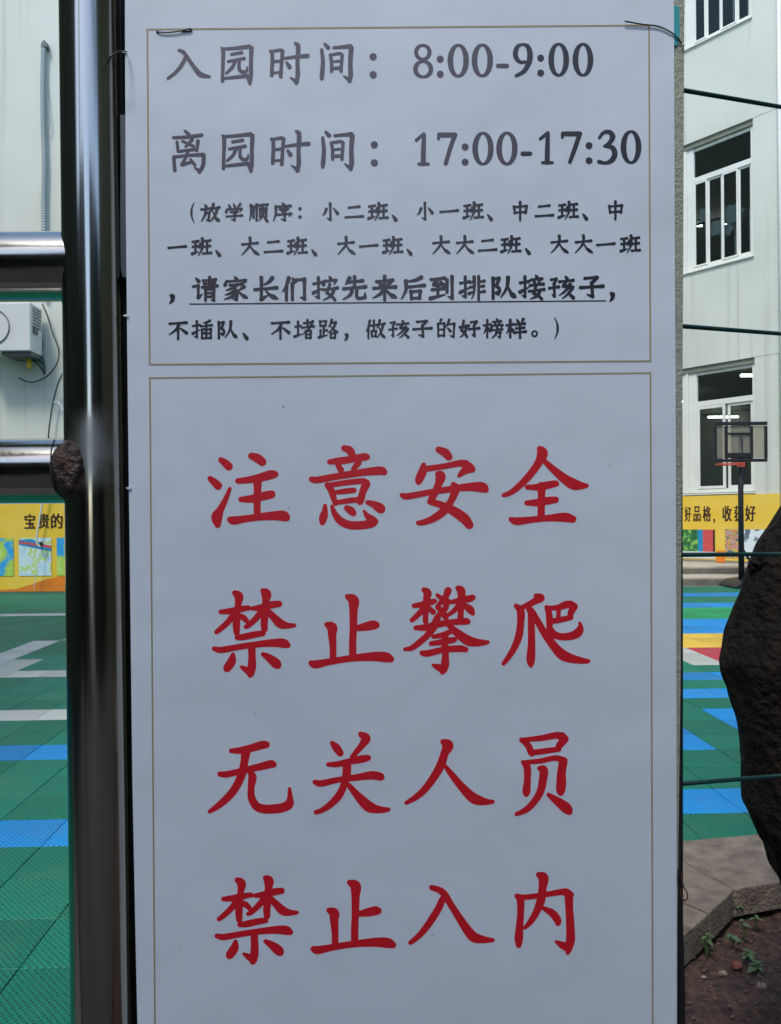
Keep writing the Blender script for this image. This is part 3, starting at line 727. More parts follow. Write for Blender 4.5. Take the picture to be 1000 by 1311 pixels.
# weld fillet where the upper rail meets the post
def blob(name, c, rx, ry, rz, m, amp=.2, fr_=2.2, sub=5, parent=gate):
    import bmesh
    bm = bmesh.new(); bmesh.ops.create_icosphere(bm, subdivisions=sub, radius=1)
    for v in bm.verts:
        k = 1+amp*mnoise.noise(v.co*fr_)+amp*.55*mnoise.noise(v.co*fr_*2.7+Vector((3, 0, 0)))+amp*.22*mnoise.noise(v.co*fr_*6)
        v.co = Vector((v.co.x*rx*k, v.co.y*ry*k, v.co.z*rz*k))+c
    me = bpy.data.meshes.new(name); bm.to_mesh(me); bm.free(); me.materials.append(m)
    for p in me.polygons: p.use_smooth = True
    return put(name, me, parent)
blob('weld_bead', at_y(93, 603, PD-.02), .0215, .026, .034, M['weld'], .075, 1.7)
# thin crack-like gap ring by the lump
ck = spline([at_y(70, 563, PD-.036), at_y(66, 575, PD-.04), at_y(65.5, 590, PD-.042), at_y(68, 610, PD-.042), at_y(72, 630, PD-.036)], 6)
MB().tube(ck, .0008, 6).build('crack', M['black'], gate)

# ================================================================ the notice board
SY = .86
def SP(px, py, off=0.0):       # point on the board's plane, which leans by half a degree
    r = ray(px, py); tl = .0084      # y = SY - off + tl*(EYE-z)
    k = (SY-off)/(1+tl*r.z); return CAM + r*k
nb = empty('notice_board', SP(520, 1310), 'tall white printed notice board with red warning characters, tied beside the steel post', 'notice board')
left = [(160, -40), (160, 30), (161, 262), (163.5, 500), (167, 786), (169.5, 1000), (173.5, 1200), (177, 1360)]
right = [(862.5, -40), (863, 30), (864, 300), (865, 480), (865.7, 700), (866.3, 1000), (866.3, 1180), (866.5, 1360)]
def strip_panel(lp, rp2, off0, off1, m, name, parent=nb, nx=1):
    # front face at off0, back at off1 (off is measured towards the camera)
    ys = sorted(set([p[1] for p in lp]+[p[1] for p in rp2]))
    li = lambda y: np.interp(y, [p[1] for p in lp], [p[0] for p in lp]); ri = lambda y: np.interp(y, [p[1] for p in rp2], [p[0] for p in rp2])
    mb = MB(); n = len(ys)
    for y in ys:
        for x in (li(y), ri(y)): mb.v.append(tuple(SP(x, y, off0)))
    for y in ys:
        for x in (li(y), ri(y)):
            p = SP(x, y, off0); mb.v.append(tuple(p+Vector((0, off0-off1, 0))))
    for i in range(n-1):
        a = 2*i; b = 2*n+2*i
        mb.f += [(a, a+2, a+3, a+1), (b, b+1, b+3, b+2), (a, b, b+2, a+2), (a+1, a+3, b+3, b+1)]
    mb.f += [(0, 1, 2*n+1, 2*n), (2*n-2, 4*n-2, 4*n-1, 2*n-1)]
    return mb.build(name, m, parent)
strip_panel(left, right, 0, -.002, M['sheet'], 'printed_sheet')
strip_panel([(p[0]+6, p[1]) for p in left], [(877, -40), (876.3, 30), (875.4, 160), (875, 300), (874, 480), (872.6, 640), (871.6, 860), (869, 1060), (867.4, 1180), (867, 1360)], -.0025, -.016, M['backing'], 'backing_panel')
strip_panel([(147, -40), (150, 500), (156, 900), (160, 1360)], [(200, -40), (200, 1360)], -.028, -.06, M['black'], 'rear_post')
strip_panel([(840, -40), (840, 1360)], [(872, -40), (873.6, 500), (874.6, 860), (874.6, 1180), (877, 1260), (878, 1360)], -.02, -.045, M['black'], 'rear_post')
strip_panel([(154, 147), (154.5, 200), (153.8, 300), (154.6, 345), (157, 355)], [(175, 147), (175, 355)], -.0045, -.007, M['grey_strip'], 'plastic_strip')
tp_ = strip_panel([(861, 8), (861, 58)], [(869.5, 8), (870, 45), (867, 58)], -.0005, -.0022, M['teal'], 'teal_tape')
# gold rules of the two boxes
def rule(x0, y0, x1, y1, w):
    a, b = Vector((x0, y0)), Vector((x1, y1)); d = (b-a).normalized(); n_ = Vector((-d.y, d.x))*w/2; a = a-d*w/2; b = b+d*w/2
    return [a-n_, b-n_, b+n_, a+n_]
def rules(segs, name):
    mb = MB()
    for i, s in enumerate(segs): mb.poly([SP(p.x, p.y, .00022+.00003*i) for p in rule(*s)])
    return mb.build(name, M['gold'], nb)
rules([(188.6, 37.6, 831, 32.2, 2.1), (188.6, 37.6, 191.6, 466.6, 2.1), (831, 32.2, 832.8, 462.2, 2.1), (191.6, 466.6, 832.8, 462.2, 2.1)], 'gold_rule')
rules([(191.8, 484, 832.9, 477.6, 2.1), (191.8, 484, 198.8, 1360, 2.1), (832.9, 477.6, 836, 1360, 2.1)], 'gold_rule')

# tiny specks and scuffs on the printed sheet
sk = MB()
for q_ in range(24):
    x, y = random.uniform(172, 858), random.uniform(20, 1300); w_ = random.choice((.35, .35, .5, .7, 1.1)); a0_ = random.uniform(0, 6)
    sk.poly([SP(x+w_*math.cos(a)*random.uniform(.6, 1.2), y+w_*math.sin(a)*random.uniform(.6, 1.2), .0004) for a in np.linspace(a0_, a0_+5.4, 7)])
props(sk.build('dirt_specks', mat('speck_dirt', (.2, .19, .18), .8), nb), kind='stuff')
# ---------------------------------------------------------------- lettering: brush strokes -> one flat outline mesh per character
def field_mesh(strokes, h, mapf, m, name, off, soft=0):
    """strokes: list of lists of (x, y, radius) in photo pixels"""
    S = []
    for st in strokes:
        p = spline(st, 7) if len(st) > 1 else [np.array(st[0], float), np.array(st[0], float)+np.array((.01, 0, 0))]
        S += [(p[i], p[i+1]) for i in range(len(p)-1)]
    allp = np.array([q for s in S for q in s]); pad = 2*h
    x0 = (allp[:, 0]-allp[:, 2]).min()-pad; x1 = (allp[:, 0]+allp[:, 2]).max()+pad
    y0 = (allp[:, 1]-allp[:, 2]).min()-pad; y1 = (allp[:, 1]+allp[:, 2]).max()+pad
    gx = np.arange(x0, x1+h, h); gy = np.arange(y0, y1+h, h); Fd = np.full((len(gy), len(gx)), -9.0)
    for a, b in S:
        rm = max(a[2], b[2])+2*h
        i0 = max(0, int((min(a[0], b[0])-rm-x0)/h)); i1 = min(len(gx), int((max(a[0], b[0])+rm-x0)/h)+2)
        j0 = max(0, int((min(a[1], b[1])-rm-y0)/h)); j1 = min(len(gy), int((max(a[1], b[1])+rm-y0)/h)+2)
        X, Yy = np.meshgrid(gx[i0:i1], gy[j0:j1]); d = b[:2]-a[:2]; L2 = max(1e-9, d @ d)
        t = np.clip(((X-a[0])*d[0]+(Yy-a[1])*d[1])/L2, 0, 1)
        v = a[2]+(b[2]-a[2])*t-np.hypot(X-a[0]-d[0]*t, Yy-a[1]-d[1]*t)
        Fd[j0:j1, i0:i1] = np.maximum(Fd[j0:j1, i0:i1], v)
    Fd += rng.normal(0, .035, Fd.shape)*soft
    ins = Fd > 0; V = {}; vs = []; fs = []
    def vid(key, x, y):
        if key not in V: V[key] = len(vs); vs.append(tuple(mapf(x, y, off)))
        return V[key]
    ny, nx = Fd.shape
    for j in range(ny-1):
        cnt = ins[j, :-1].astype(int)+ins[j, 1:]+ins[j+1, :-1]+ins[j+1, 1:]
        i = 0
        idx = np.nonzero(cnt)[0]
        run = None
        for i in idx:
            if cnt[i] == 4:
                if run is not None and run[1] == i-1: run[1] = i
                else:
                    if run: fs.append((vid((0, j, run[0]), gx[run[0]], gy[j]), vid((0, j, run[1]+1), gx[run[1]+1], gy[j]), vid((0, j+1, run[1]+1), gx[run[1]+1], gy[j+1]), vid((0, j+1, run[0]), gx[run[0]], gy[j+1])))
                    run = [i, i]
                continue
            cs = [(i, j), (i+1, j), (i+1, j+1), (i, j+1)]; poly = []
            for q in range(4):
                A = cs[q]; B_ = cs[(q+1) % 4]; fa = Fd[A[1], A[0]]; fb = Fd[B_[1], B_[0]]
                if fa > 0: poly.append(vid((0, A[1], A[0]), gx[A[0]], gy[A[1]]))
                if (fa > 0) != (fb > 0):
                    t = fa/(fa-fb); key = (1,)+tuple(sorted((A, B_)))
                    poly.append(vid(key, gx[A[0]]+(gx[B_[0]]-gx[A[0]])*t, gy[A[1]]+(gy[B_[1]]-gy[A[1]])*t))
            if len(poly) >= 3: fs.append(tuple(poly))
        if run: fs.append((vid((0, j, run[0]), gx[run[0]], gy[j]), vid((0, j, run[1]+1), gx[run[1]+1], gy[j]), vid((0, j+1, run[1]+1), gx[run[1]+1], gy[j+1]), vid((0, j+1, run[0]), gx[run[0]], gy[j+1])))
    me = bpy.data.meshes.new(name); me.from_pydata(vs, [], [f[::-1] for f in fs]); me.materials.append(m); me.update()
    return put(name, me, nb)

def parse(s, ox, oy, k):
    out = []
    for st in s.strip().split(';'):
        n_ = [float(v) for v in st.replace(',', ' ').split()]
        if n_: out.append([(ox+n_[i]*k, oy+n_[i+1]*k, n_[i+2]*k/2) for i in range(0, len(n_), 3)])
    return out
BIG = {
'注': (255, 560, "215,222,56 260,255,76 290,285,82; 108,405,54 155,445,76 185,475,82; 302,505,36 255,620,55 205,720,75 174,785,110 182,862,60; 515,182,66 575,205,88 620,240,84; 382,428,56 470,420,66 580,400,78 700,368,90 748,362,66; 573,420,92 575,500,76 570,600,72 572,770,68; 412,610,54 500,606,76 600,585,82 700,562,82 718,560,66; 302,808,58 345,818,84 450,802,70 600,782,72 750,770,90 830,774,104 862,794,66"),
'意': (385, 560, "428,105,60 480,125,78 505,165,75; 285,240,52 380,232,72 500,215,70 620,193,76 652,192,62; 365,270,50 395,320,66; 570,250,64 520,310,52; 105,410,52 160,418,66 350,385,68 600,345,72 780,327,84 822,342,64; 265,470,60 300,520,68 325,600,60 342,650,50; 280,470,50 450,445,56 600,430,60 640,450,84; 645,460,84 610,540,72 590,625,68 575,642,40; 350,540,44 450,528,56 525,520,52; 350,642,46 480,622,56 575,612,56; 240,672,38 237,730,62 222,790,84 213,842,50; 308,680,36 335,750,60 390,820,78 480,862,82 600,864,84 700,848,80 735,826,60; 622,722,24 652,768,54 705,818,92; 455,695,58 495,722,78 518,745,62; 660,640,48 720,660,70 780,695,95 800,715,62"),
'安': (505, 560, "435,120,62 500,150,85 535,190,75; 288,268,46 275,340,84 245,410,82 236,440,54; 320,308,60 480,285,58 640,255,66 700,262,84; 690,262,84 740,300,96 768,315,62; 720,312,80 665,348,60 635,378,34; 75,568,48 130,580,64 350,540,60 600,502,66 750,487,84 860,490,102 898,514,64; 430,362,60 455,385,100 430,470,74 385,570,74 352,632,60; 355,632,62 480,672,72 600,735,96 690,800,100 738,862,82; 582,465,56 602,510,84 555,630,70 480,730,84 380,800,72 290,835,60 235,842,48"),
'全': (635, 560, "432,112,58 458,158,108 425,240,82 350,350,74 250,460,68 150,540,54 76,570,42; 470,225,50 560,310,70 680,410,95 770,462,108 850,475,66 895,475,42; 308,490,48 400,490,66 500,472,76 580,455,66 598,458,52; 450,480,86 448,600,72 445,780,74; 302,645,48 400,642,72 500,625,78 588,614,64; 150,808,52 210,825,78 350,810,64 520,794,66 680,787,92 758,805,70"),
'禁': (260, 745, "175,295,46 250,290,62 340,275,64 430,257,54 452,258,46; 312,108,54 352,142,88 346,220,66 335,300,70 328,420,74 330,498,62; 310,315,70 250,390,60 180,455,56 132,494,46; 345,335,56 395,350,60 428,382,52; 490,262,44 580,250,66 680,225,72 748,215,64; 588,86,50 622,120,98 618,190,72 612,300,74 602,400,72 605,465,64; 590,275,70 520,360,62 450,425,52 420,442,44; 640,290,56 700,352,76 760,410,90 830,430,62 898,428,40; 335,548,50 400,542,66 500,520,66 588,507,58; 110,658,48 180,670,64 350,640,60 550,612,64 700,600,80 790,604,92 832,622,60; 478,640,76 482,740,74 480,840,84 466,905,66 462,922,44; 378,838,34 430,868,66 470,892,80; 295,715,42 282,780,84 242,842,82 230,862,52; 590,712,44 650,748,76 715,800,98 738,824,66"),
'止': (385, 745, "462,145,54 520,182,106 520,280,84 518,450,74 512,600,72 512,750,74; 560,455,60 640,440,84 710,425,92 742,425,72; 256,420,50 308,448,100 310,520,84 318,650,68 318,775,68; 105,800,58 150,812,82 280,787,68 500,752,68 700,736,88 830,740,102 888,760,66"),
'攀': (510, 740, "155,272,48 240,260,62 320,238,62 358,228,50; 252,115,50 288,148,80 275,220,66 270,320,58 268,425,56; 250,300,62 190,365,56 135,415,48; 290,290,50 345,335,56; 490,125,74 462,190,60 420,240,52 390,275,44; 385,170,40 430,202,50 490,230,56; 480,225,60 462,300,60 405,360,56 365,405,50; 385,285,48 425,325,62 462,375,66 475,392,44; 520,238,44 600,222,62 700,203,70 733,192,58; 588,100,54 620,132,84 618,250,64 612,400,62; 590,275,52 545,325,50 500,358,40; 640,262,44 705,308,78 733,348,46; 172,490,48 260,487,66 400,455,66 550,434,62 660,426,68 686,430,54; 385,400,66 345,480,84 290,560,66 200,640,62 130,690,54 66,702,38; 500,470,50 580,540,80 680,612,100 760,634,84 840,636,56 882,632,38; 512,528,52 440,560,56 348,578,44; 322,645,46 420,632,58 530,612,62 556,606,48; 235,738,52 290,742,66 450,706,62 600,695,68 662,704,56; 460,560,70 458,660,72 464,760,68 458,860,84 435,925,54; 342,858,32 400,882,70 445,900,80"),
'爬': (640, 745, "358,138,52 402,158,80 340,192,66 280,225,60 215,252,44; 160,235,46 204,285,78 205,400,72 185,540,76 130,670,64 70,760,52 35,805,40; 285,255,60 312,310,78 310,400,70 312,600,74 305,760,86 305,822,46; 330,300,50 380,400,66 450,520,76 540,640,88 620,720,104 720,758,84 830,778,58 872,780,42; 462,250,48 485,320,66 490,440,64 500,510,60; 470,258,46 570,252,56 650,225,76 700,215,62; 700,225,78 735,240,66; 735,248,66 700,300,66 695,350,52; 580,270,46 575,360,46; 510,388,56 600,372,58 700,350,52; 500,470,60 540,520,74 620,540,70 720,527,82 778,490,86 795,440,50 785,402,26"),
'无': (255, 930, "315,240,46 400,237,68 500,217,76 620,183,82 662,180,68; 205,470,54 270,472,64 420,438,62 600,397,74 700,372,80 732,374,64; 460,250,94 445,350,78 420,470,82 360,600,80 280,700,76 190,780,64 105,838,42; 500,462,44 524,500,84 512,600,68 515,700,76 560,782,84 630,812,88 720,814,92 820,800,92 885,765,90 895,700,56 890,614,34"),
'关': (385, 930, "308,163,42 352,210,80 388,262,70; 592,78,54 642,118,92 600,190,66 550,250,56 510,300,52; 272,375,44 360,372,60 500,342,66 600,322,76 662,310,62; 140,548,48 200,562,66 350,530,60 550,502,66 700,482,84 780,494,80 796,504,56; 455,370,84 452,470,84 425,580,72 370,690,76 280,780,66 200,830,52 150,845,46; 475,580,50 560,682,80 660,782,108 730,812,88 810,822,62 865,818,42"),
'人': (510, 930, "438,150,50 488,188,110 458,260,82 418,380,88 350,500,80 260,620,72 170,700,60 80,752,42; 462,392,40 530,480,66 620,590,80 720,692,102 780,724,100 860,742,66 930,742,40"),
'员': (640, 930, "213,132,48 280,190,66 305,255,62 318,285,28; 225,132,44 400,116,58 540,90,66 600,92,74; 610,100,90 648,122,62; 640,128,74 585,190,70 580,232,42; 320,258,56 450,242,58 580,225,52; 228,352,42 268,400,74 272,520,68 262,630,80 262,668,54; 240,355,44 400,340,52 545,312,56 630,338,74; 625,348,86 608,450,86 605,560,98 600,625,90 600,660,52; 388,412,44 432,430,84 425,520,82 400,640,76 340,740,70 260,820,62 165,865,42; 478,672,40 560,732,80 650,800,106 682,838,72"),
'入': (510, 1110, "450,290,50 430,330,68 400,400,72 340,500,74 270,600,68 190,690,58 120,745,46; 330,203,54 400,225,64 455,270,72 520,375,68 600,500,76 680,620,92 745,692,100 830,714,76 930,722,42"),
'内': (635, 1110, "205,285,48 240,320,76 243,450,68 232,600,76 225,700,86 225,770,56; 215,290,44 300,297,54 500,270,54 630,248,62 690,245,70; 700,255,84 738,275,64; 718,300,84 722,400,78 728,500,80 735,650,86 732,740,88 708,845,44; 592,735,30 650,768,70 712,795,90; 418,75,50 468,108,100 460,200,82 445,320,86 400,440,72 340,540,60 285,600,36; 470,408,44 555,455,76 605,520,76 612,556,54"),
}
def big(ch, dx=0, dy=0, lab=None):
    ox, oy, s = BIG[ch]
    return field_mesh(parse(s, ox+dx, oy+dy, .13), .75, SP, M['ink_red'], 'character', .0003)
for ch in '注意安全禁止攀爬无关人员入内': big(ch)
big('禁', 3.3, 367.6); big('止', 2.6, 365.9)

# heading (traced at 6.06 times)
Kh = .165
def head(s, ox, oy, k=Kh, m='ink_head'): return field_mesh(parse(s, ox, oy, k), .4, SP, M[m], 'character', .0003, 1)
RU = "300,208,26 335,225,32 370,275,32 420,345,34 465,395,42 535,412,22; 352,250,24 325,310,30 275,375,26 212,425,22"
YUAN = "630,190,22 641,220,32 638,340,28 635,445,28; 640,197,24 740,190,26 845,178,32; 860,190,36 856,300,32 856,400,32 848,465,26; 705,238,22 785,225,26; 680,293,22 740,282,24 805,270,26; 735,290,28 710,340,26 665,385,20; 765,290,24 765,350,28 790,375,28 822,368,24 828,338,14; 650,425,22 740,415,26 830,405,28; 826,405,28 848,465,26"
LI = "345,835,24 375,860,28; 255,885,24 360,880,26 475,865,28; 400,900,28 350,955,20; 325,912,20 410,952,24; 283,920,26 290,985,24; 290,992,22 430,975,24; 445,912,30 435,985,24; 258,1035,28 262,1100,28 265,1140,28; 260,1035,24 380,1022,24 485,1017,30; 490,1020,32 484,1100,32 455,1152,28; 420,1117,16 455,1145,28; 368,990,24 345,1050,24 320,1092,26; 320,1096,26 400,1072,22; 388,1055,22 420,1095,26"
SHI = "70,215,26 83,250,30 78,400,30; 80,215,22 145,205,26 165,215,28; 162,215,30 155,300,28 148,410,30; 95,295,22 150,290,24; 90,382,18 150,378,22; 175,270,22 260,258,26 355,250,34; 262,155,26 283,180,38 278,300,32 280,400,36 268,462,28; 225,420,14 272,452,36; 195,305,24 215,335,36"
JIAN = "490,160,24 515,185,34; 466,205,28 475,300,32 468,400,36 465,430,26; 560,187,24 640,180,28 688,176,36; 695,190,40 688,300,36 690,400,38 682,450,26; 638,408,14 684,440,36; 533,245,28 542,300,28 543,370,26; 540,242,22 600,232,24 622,240,26; 624,245,28 615,370,26; 560,295,18 595,291,22; 550,347,26 610,344,26"
head(RU, 180, 30); head(YUAN, 180, 30); head(SHI, 335, 30); head(JIAN, 335, 30)
head("865,257,56; 865,397,56", 335, 30)
head(LI, 180, 30); head(YUAN, 181.2, 142.2); head(SHI, 336.3, 142.6); head(JIAN, 336.3, 142.6); head("865,257,56; 865,397,56", 336.5, 142.8)
def ring(cx, cy, rx, ry, ws, wt, n=28):
    return '; ' + ' '.join(f'{cx+rx*math.cos(a):.1f},{cy+ry*math.sin(a):.1f},{wt+(ws-wt)*abs(math.cos(a))**1.3:.1f}' for a in np.linspace(0, 2*math.pi, n+1))
head(ring(190, 222, 52, 54, 32, 20)+ring(193, 353, 60, 60, 36, 20), 510, 30)
head("325,275,54; 325,392,54", 510, 30)
for x, y in ((465, 287), (652, 285), (657, 970), (843, 969)): head(ring(x, y, 61, 120, 44, 20), 510, 30)
head("775,328,34 842,328,34", 510, 30)
head("982,298,26 950,300,26 920,275,36 908,230,40 925,180,32 965,162,20 1005,180,36 1022,240,44 1012,305,42 975,370,34 915,405,26", 510, 30, m='ink_black')
head("140,905,26 198,855,24; 200,862,30 195,980,38 193,1085,40; 158,1090,24 232,1090,24", 510, 30)
head("318,864,38 440,864,38; 312,865,24 312,895,24; 438,872,34 405,960,34 368,1085,32", 510, 30)
head("518,957,54; 518,1075,54", 510, 30)
head("965,1010,34 1022,1010,34", 510, 30, m='ink_black')
K4 = .21
def head4(s): return head(s, 670, 30, K4, 'ink_black')
head4("106,210,42; 106,301,42"); head4(ring(216, 220, 46, 95, 35, 15)); head4(ring(364, 220, 46, 95, 35, 15))
head4("104,703,20 150,665,20; 150,668,24 147,760,30 146,845,32; 117,848,18 178,848,18")
head4("243,672,28 344,672,30; 238,675,18 238,695,18; 342,680,28 315,760,28 284,845,22")
head4("401,744,42; 401,836,42")
head4("464,697,18 488,666,22 525,662,28 545,690,34 525,728,26 495,748,16; 500,746,18 545,758,30 558,798,34 538,835,30 500,850,20 462,842,24")
head4(ring(657, 753, 46, 95, 35, 15))

# small text: brush skeletons on a 100 grid built from components
C = {
'ren': 'p 72 5 45 40 10 62; s 48 42 48 97', 'shou': 'h 8 30 95 24; s 55 4 57 88; g 57 90 25 84; t 5 70 95 50',
'mul': 'h 5 32 95 26; s 52 3 52 98; p 50 32 30 58 5 76; d 57 42 90 62', 'tu': 'h 15 35 85 30; s 50 5 50 85; t 3 92 98 78',
'wangl': 'h 10 15 90 10; h 12 48 88 44; s 50 14 50 85; t 3 94 97 80', 'wang': 'h 12 12 88 8; h 14 48 86 44; s 50 12 50 88; h 2 92 98 88',
'nv': 'c 45 5 32 42 20 60; c 20 58 55 75 78 95; p 74 35 55 75 8 97; h 3 42 97 34', 'zi': 'h 22 12 72 8; c 74 9 50 32; s 50 32 54 90; g 54 90 30 82; h 3 52 97 46',
'fu': 's 15 8 15 97; h 15 12 78 8; c 78 10 50 42; c 50 42 82 56 72 76 52 72', 'rn': 'p 50 5 42 50 5 92; n 48 42 70 75 98 92',
'hai': 'd 45 3 55 14; h 5 26 95 20; c 50 26 30 46 72 42; p 75 38 45 65 5 85; p 92 50 62 78 25 98; d 64 74 95 95',
'wen': 'p 35 3 25 25 5 45; h 25 27 92 20; p 75 24 50 65 5 97; n 28 40 60 80 98 96', 'kou': 's 10 15 14 92; h 10 18 88 12; s 88 14 82 90; h 14 87 82 84',
'ri': 's 12 6 12 97; h 12 8 88 5; s 88 6 88 95; h 16 50 84 48; h 14 92 86 90', 'yue': 's 15 5 15 97; h 15 8 85 5; s 85 6 85 92; g 85 95 62 90; h 20 38 80 36; h 20 66 80 64',
'fang': 'd 42 3 54 15; h 5 30 95 24; h 45 52 86 47; s 86 48 80 90; g 80 92 55 88; p 50 32 40 62 5 97',
'ye': 'h 5 12 95 8; p 50 10 38 28; s 20 30 20 74; h 20 32 82 28; s 82 29 80 74; p 50 38 48 66 10 95; d 60 76 90 97',
'an': 'd 45 1 56 12; d 14 16 8 34; h 14 20 88 16; g 88 16 76 34; h 4 56 98 48; c 48 32 36 58 28 70; c 28 68 60 82 82 98; p 74 54 58 80 8 98',
'qie': 'd 44 0 54 10; h 16 18 84 14; d 32 22 38 34; p 70 20 60 34; h 6 42 94 36; h 2 66 98 58; c 46 44 30 76; c 30 74 60 84 84 98; p 72 62 56 84 10 98',
'cha': 'p 80 3 50 12 25 14; h 6 32 96 26; s 50 12 50 88; s 14 48 14 96; h 14 50 34 47; h 14 70 34 68; h 66 48 88 45; s 88 46 88 94; h 66 69 86 67; h 14 94 88 92',
'zhe': 'h 18 18 72 14; s 46 2 46 38; h 4 42 96 34; p 88 8 60 44 6 78', 'ge': 'p 38 2 28 22 8 38; h 34 18 76 14; p 76 14 50 48 4 66; n 28 34 60 56 98 66',
'pang': 'd 44 0 54 8; h 18 16 82 12; d 32 20 38 30; p 68 18 60 30; d 8 32 4 46; h 8 36 94 32; g 94 32 84 46; d 46 42 54 50; h 8 58 92 54; h 46 72 78 69; s 78 70 72 94; g 72 96 54 90; p 46 60 40 80 8 99',
'yang': 'd 24 4 36 18; p 76 2 62 20; h 12 30 88 25; h 18 50 82 46; h 4 72 96 66; s 50 28 50 99'}
G_ = {
'放': '@fang 0 5 50 100; @wen 46 2 100 100', '学': 'd 20 8 28 22; d 46 4 54 20; p 82 4 66 26; d 14 30 8 48; h 12 34 90 30; g 90 30 78 48; h 32 48 66 45; c 66 46 50 60; s 50 60 53 90; g 53 92 34 86; h 10 72 92 66',
'顺': 'p 10 12 12 50 3 95; s 24 20 24 80; s 40 8 40 95; @ye 48 0 100 100', '序': 'd 48 1 57 12; h 14 21 92 16; p 15 20 14 60 2 98; h 36 35 78 31; c 78 32 58 46; d 44 43 62 54; h 26 64 94 58; g 94 58 84 72; s 60 62 62 92; g 62 93 42 86',
'小': 's 50 5 52 90; g 52 92 34 84; p 28 35 20 55 8 68; d 70 32 92 58', '二': 'h 22 28 76 22; h 5 80 95 74',
'班': '@wangl 0 10 36 92; d 44 28 41 50; p 54 5 54 55 34 97; @wang 58 8 100 92', '一': 'h 5 54 95 46', '中': 's 18 28 22 64; h 18 30 84 24; s 84 26 78 62; h 22 60 80 56; s 50 3 50 99',
'大': 'h 10 38 90 30; p 50 3 48 45 8 95; n 50 42 68 72 98 94', '请': 'd 12 6 24 18; h 2 40 22 36; s 22 38 22 80; t 22 86 38 72; h 42 16 92 11; h 46 29 88 25; h 38 43 98 37; s 68 2 68 42; @yue 44 48 92 100',
'家': 'd 46 1 55 12; d 14 16 8 34; h 14 20 90 15; g 90 15 78 32; h 28 35 74 31; p 55 34 35 48 12 56; c 42 44 56 65 54 92; g 54 95 38 90; p 48 58 30 68 8 76; p 52 72 32 84 5 94; p 84 42 62 56; n 58 54 75 75 98 88',
'长': 'p 76 6 60 24 40 34; h 6 54 94 46; s 32 4 32 88; t 32 94 58 78; n 46 52 66 76 98 92', '们': '@ren 0 2 40 100; d 44 8 53 20; s 43 30 43 96; h 60 15 92 11; s 92 12 92 90; g 92 93 76 86',
'按': '@shou 0 2 40 98; @an 38 0 100 100', '先': 'p 30 8 14 34; h 24 25 82 19; s 50 3 50 46; h 6 52 94 44; p 40 50 34 76 4 96; c 60 50 58 82 68 92 90 88; g 92 88 92 68',
'来': 'h 18 23 82 17; d 28 28 36 40; p 72 25 60 40; h 6 51 94 45; s 50 2 50 99; p 48 52 32 74 3 92; n 52 52 72 76 98 90', '后': 'p 84 6 60 18 22 24; p 22 22 22 60 4 96; h 24 47 96 39; @kou 38 58 86 98',
'到': 'h 6 16 60 10; c 34 15 16 38 50 33; d 44 24 57 40; h 10 58 56 52; s 33 42 33 84; t 4 94 62 78; s 70 18 70 68; s 90 4 91 90; g 91 93 74 86',
'排': '@shou 0 2 40 98; p 58 6 58 66 48 96; h 42 28 58 25; h 42 48 58 45; t 38 74 58 66; s 76 4 76 99; h 78 26 98 22; h 78 46 96 43; h 78 69 99 65',
'队': '@fu 2 4 40 98; @rn 36 4 100 98', '接': '@shou 0 2 40 98; @qie 38 0 100 100', '孩': '@zi 0 8 40 96; @hai 38 2 100 98', '子': '@zi 2 2 98 98',
'不': 'h 8 18 92 12; p 56 16 40 48 6 74; s 50 40 50 98; d 62 42 92 66', '插': '@shou 0 2 40 98; @cha 40 0 100 100', '堵': '@tu 0 6 36 94; @zhe 36 0 100 100; @ri 54 56 86 98',
'路': '@kou 4 4 42 36; s 26 38 26 78; h 28 58 42 55; s 10 56 10 84; t 2 92 46 80; @ge 46 0 100 100; @kou 58 66 88 99', '做': '@ren 0 2 30 100; h 26 33 58 28; s 42 6 42 56; @kou 28 56 56 92; @wen 56 2 100 98',
'的': 'p 26 3 18 20; s 10 24 12 90; h 10 26 42 22; s 42 24 40 88; h 14 55 40 53; h 12 86 40 84; p 66 4 58 26 46 44; h 62 27 92 23; s 92 24 88 88; g 88 92 70 85; d 58 46 72 62',
'好': '@nv 0 4 48 96; @zi 47 6 100 96', '榜': '@mul 0 4 38 98; @pang 38 0 100 100', '样': '@mul 0 4 38 98; @yang 38 0 100 100',
'、': 'd 22 20 72 88', '，': 'c 50 22 56 30; p 66 30 62 62 30 92', '：': 'c 50 25 52 25; c 50 75 52 75', '（': 'q 85 2 58 25 50 50 58 75 85 98', '）': 'q 15 2 42 25 50 50 42 75 15 98', '。': 'o 50 50'}
PROF = {'h': [(0, 1.0), (.25, .82), (.7, .85), (1, 1.15)], 's': [(0, 1.15), (.3, .92), (1, .95)], 'p': [(0, 1.25), (.5, .95), (1, .42)], 'n': [(0, .5), (.5, .95), (.8, 1.45), (1, .5)],
        'd': [(0, .6), (.6, 1.1), (1, 1.3)], 't': [(0, 1.25), (.4, .95), (1, .42)], 'g': [(0, 1.1), (1, .4)], 'c': [(0, 1.0), (1, 1.0)], 'q': [(0, .35), (.5, 1.0), (1, .35)]}
def glyph(ch): 
    out = []
    def add(s, x0, y0, x1, y1):
        for st in s.split(';'):
            t = st.split()
            if t[0].startswith('@'):
                a, b, c_, d_ = [float(v)/100 for v in t[1:]]
                add(C[t[0][1:]], x0+(x1-x0)*a, y0+(y1-y0)*b, x0+(x1-x0)*c_, y0+(y1-y0)*d_); continue
            n_ = [float(v)/100 for v in t[1:]]
            out.append((t[0], [(x0+(x1-x0)*n_[i], y0+(y1-y0)*n_[i+1]) for i in range(0, len(n_), 2)]))
    add(G_[ch], 0, 0, 1, 1); return out
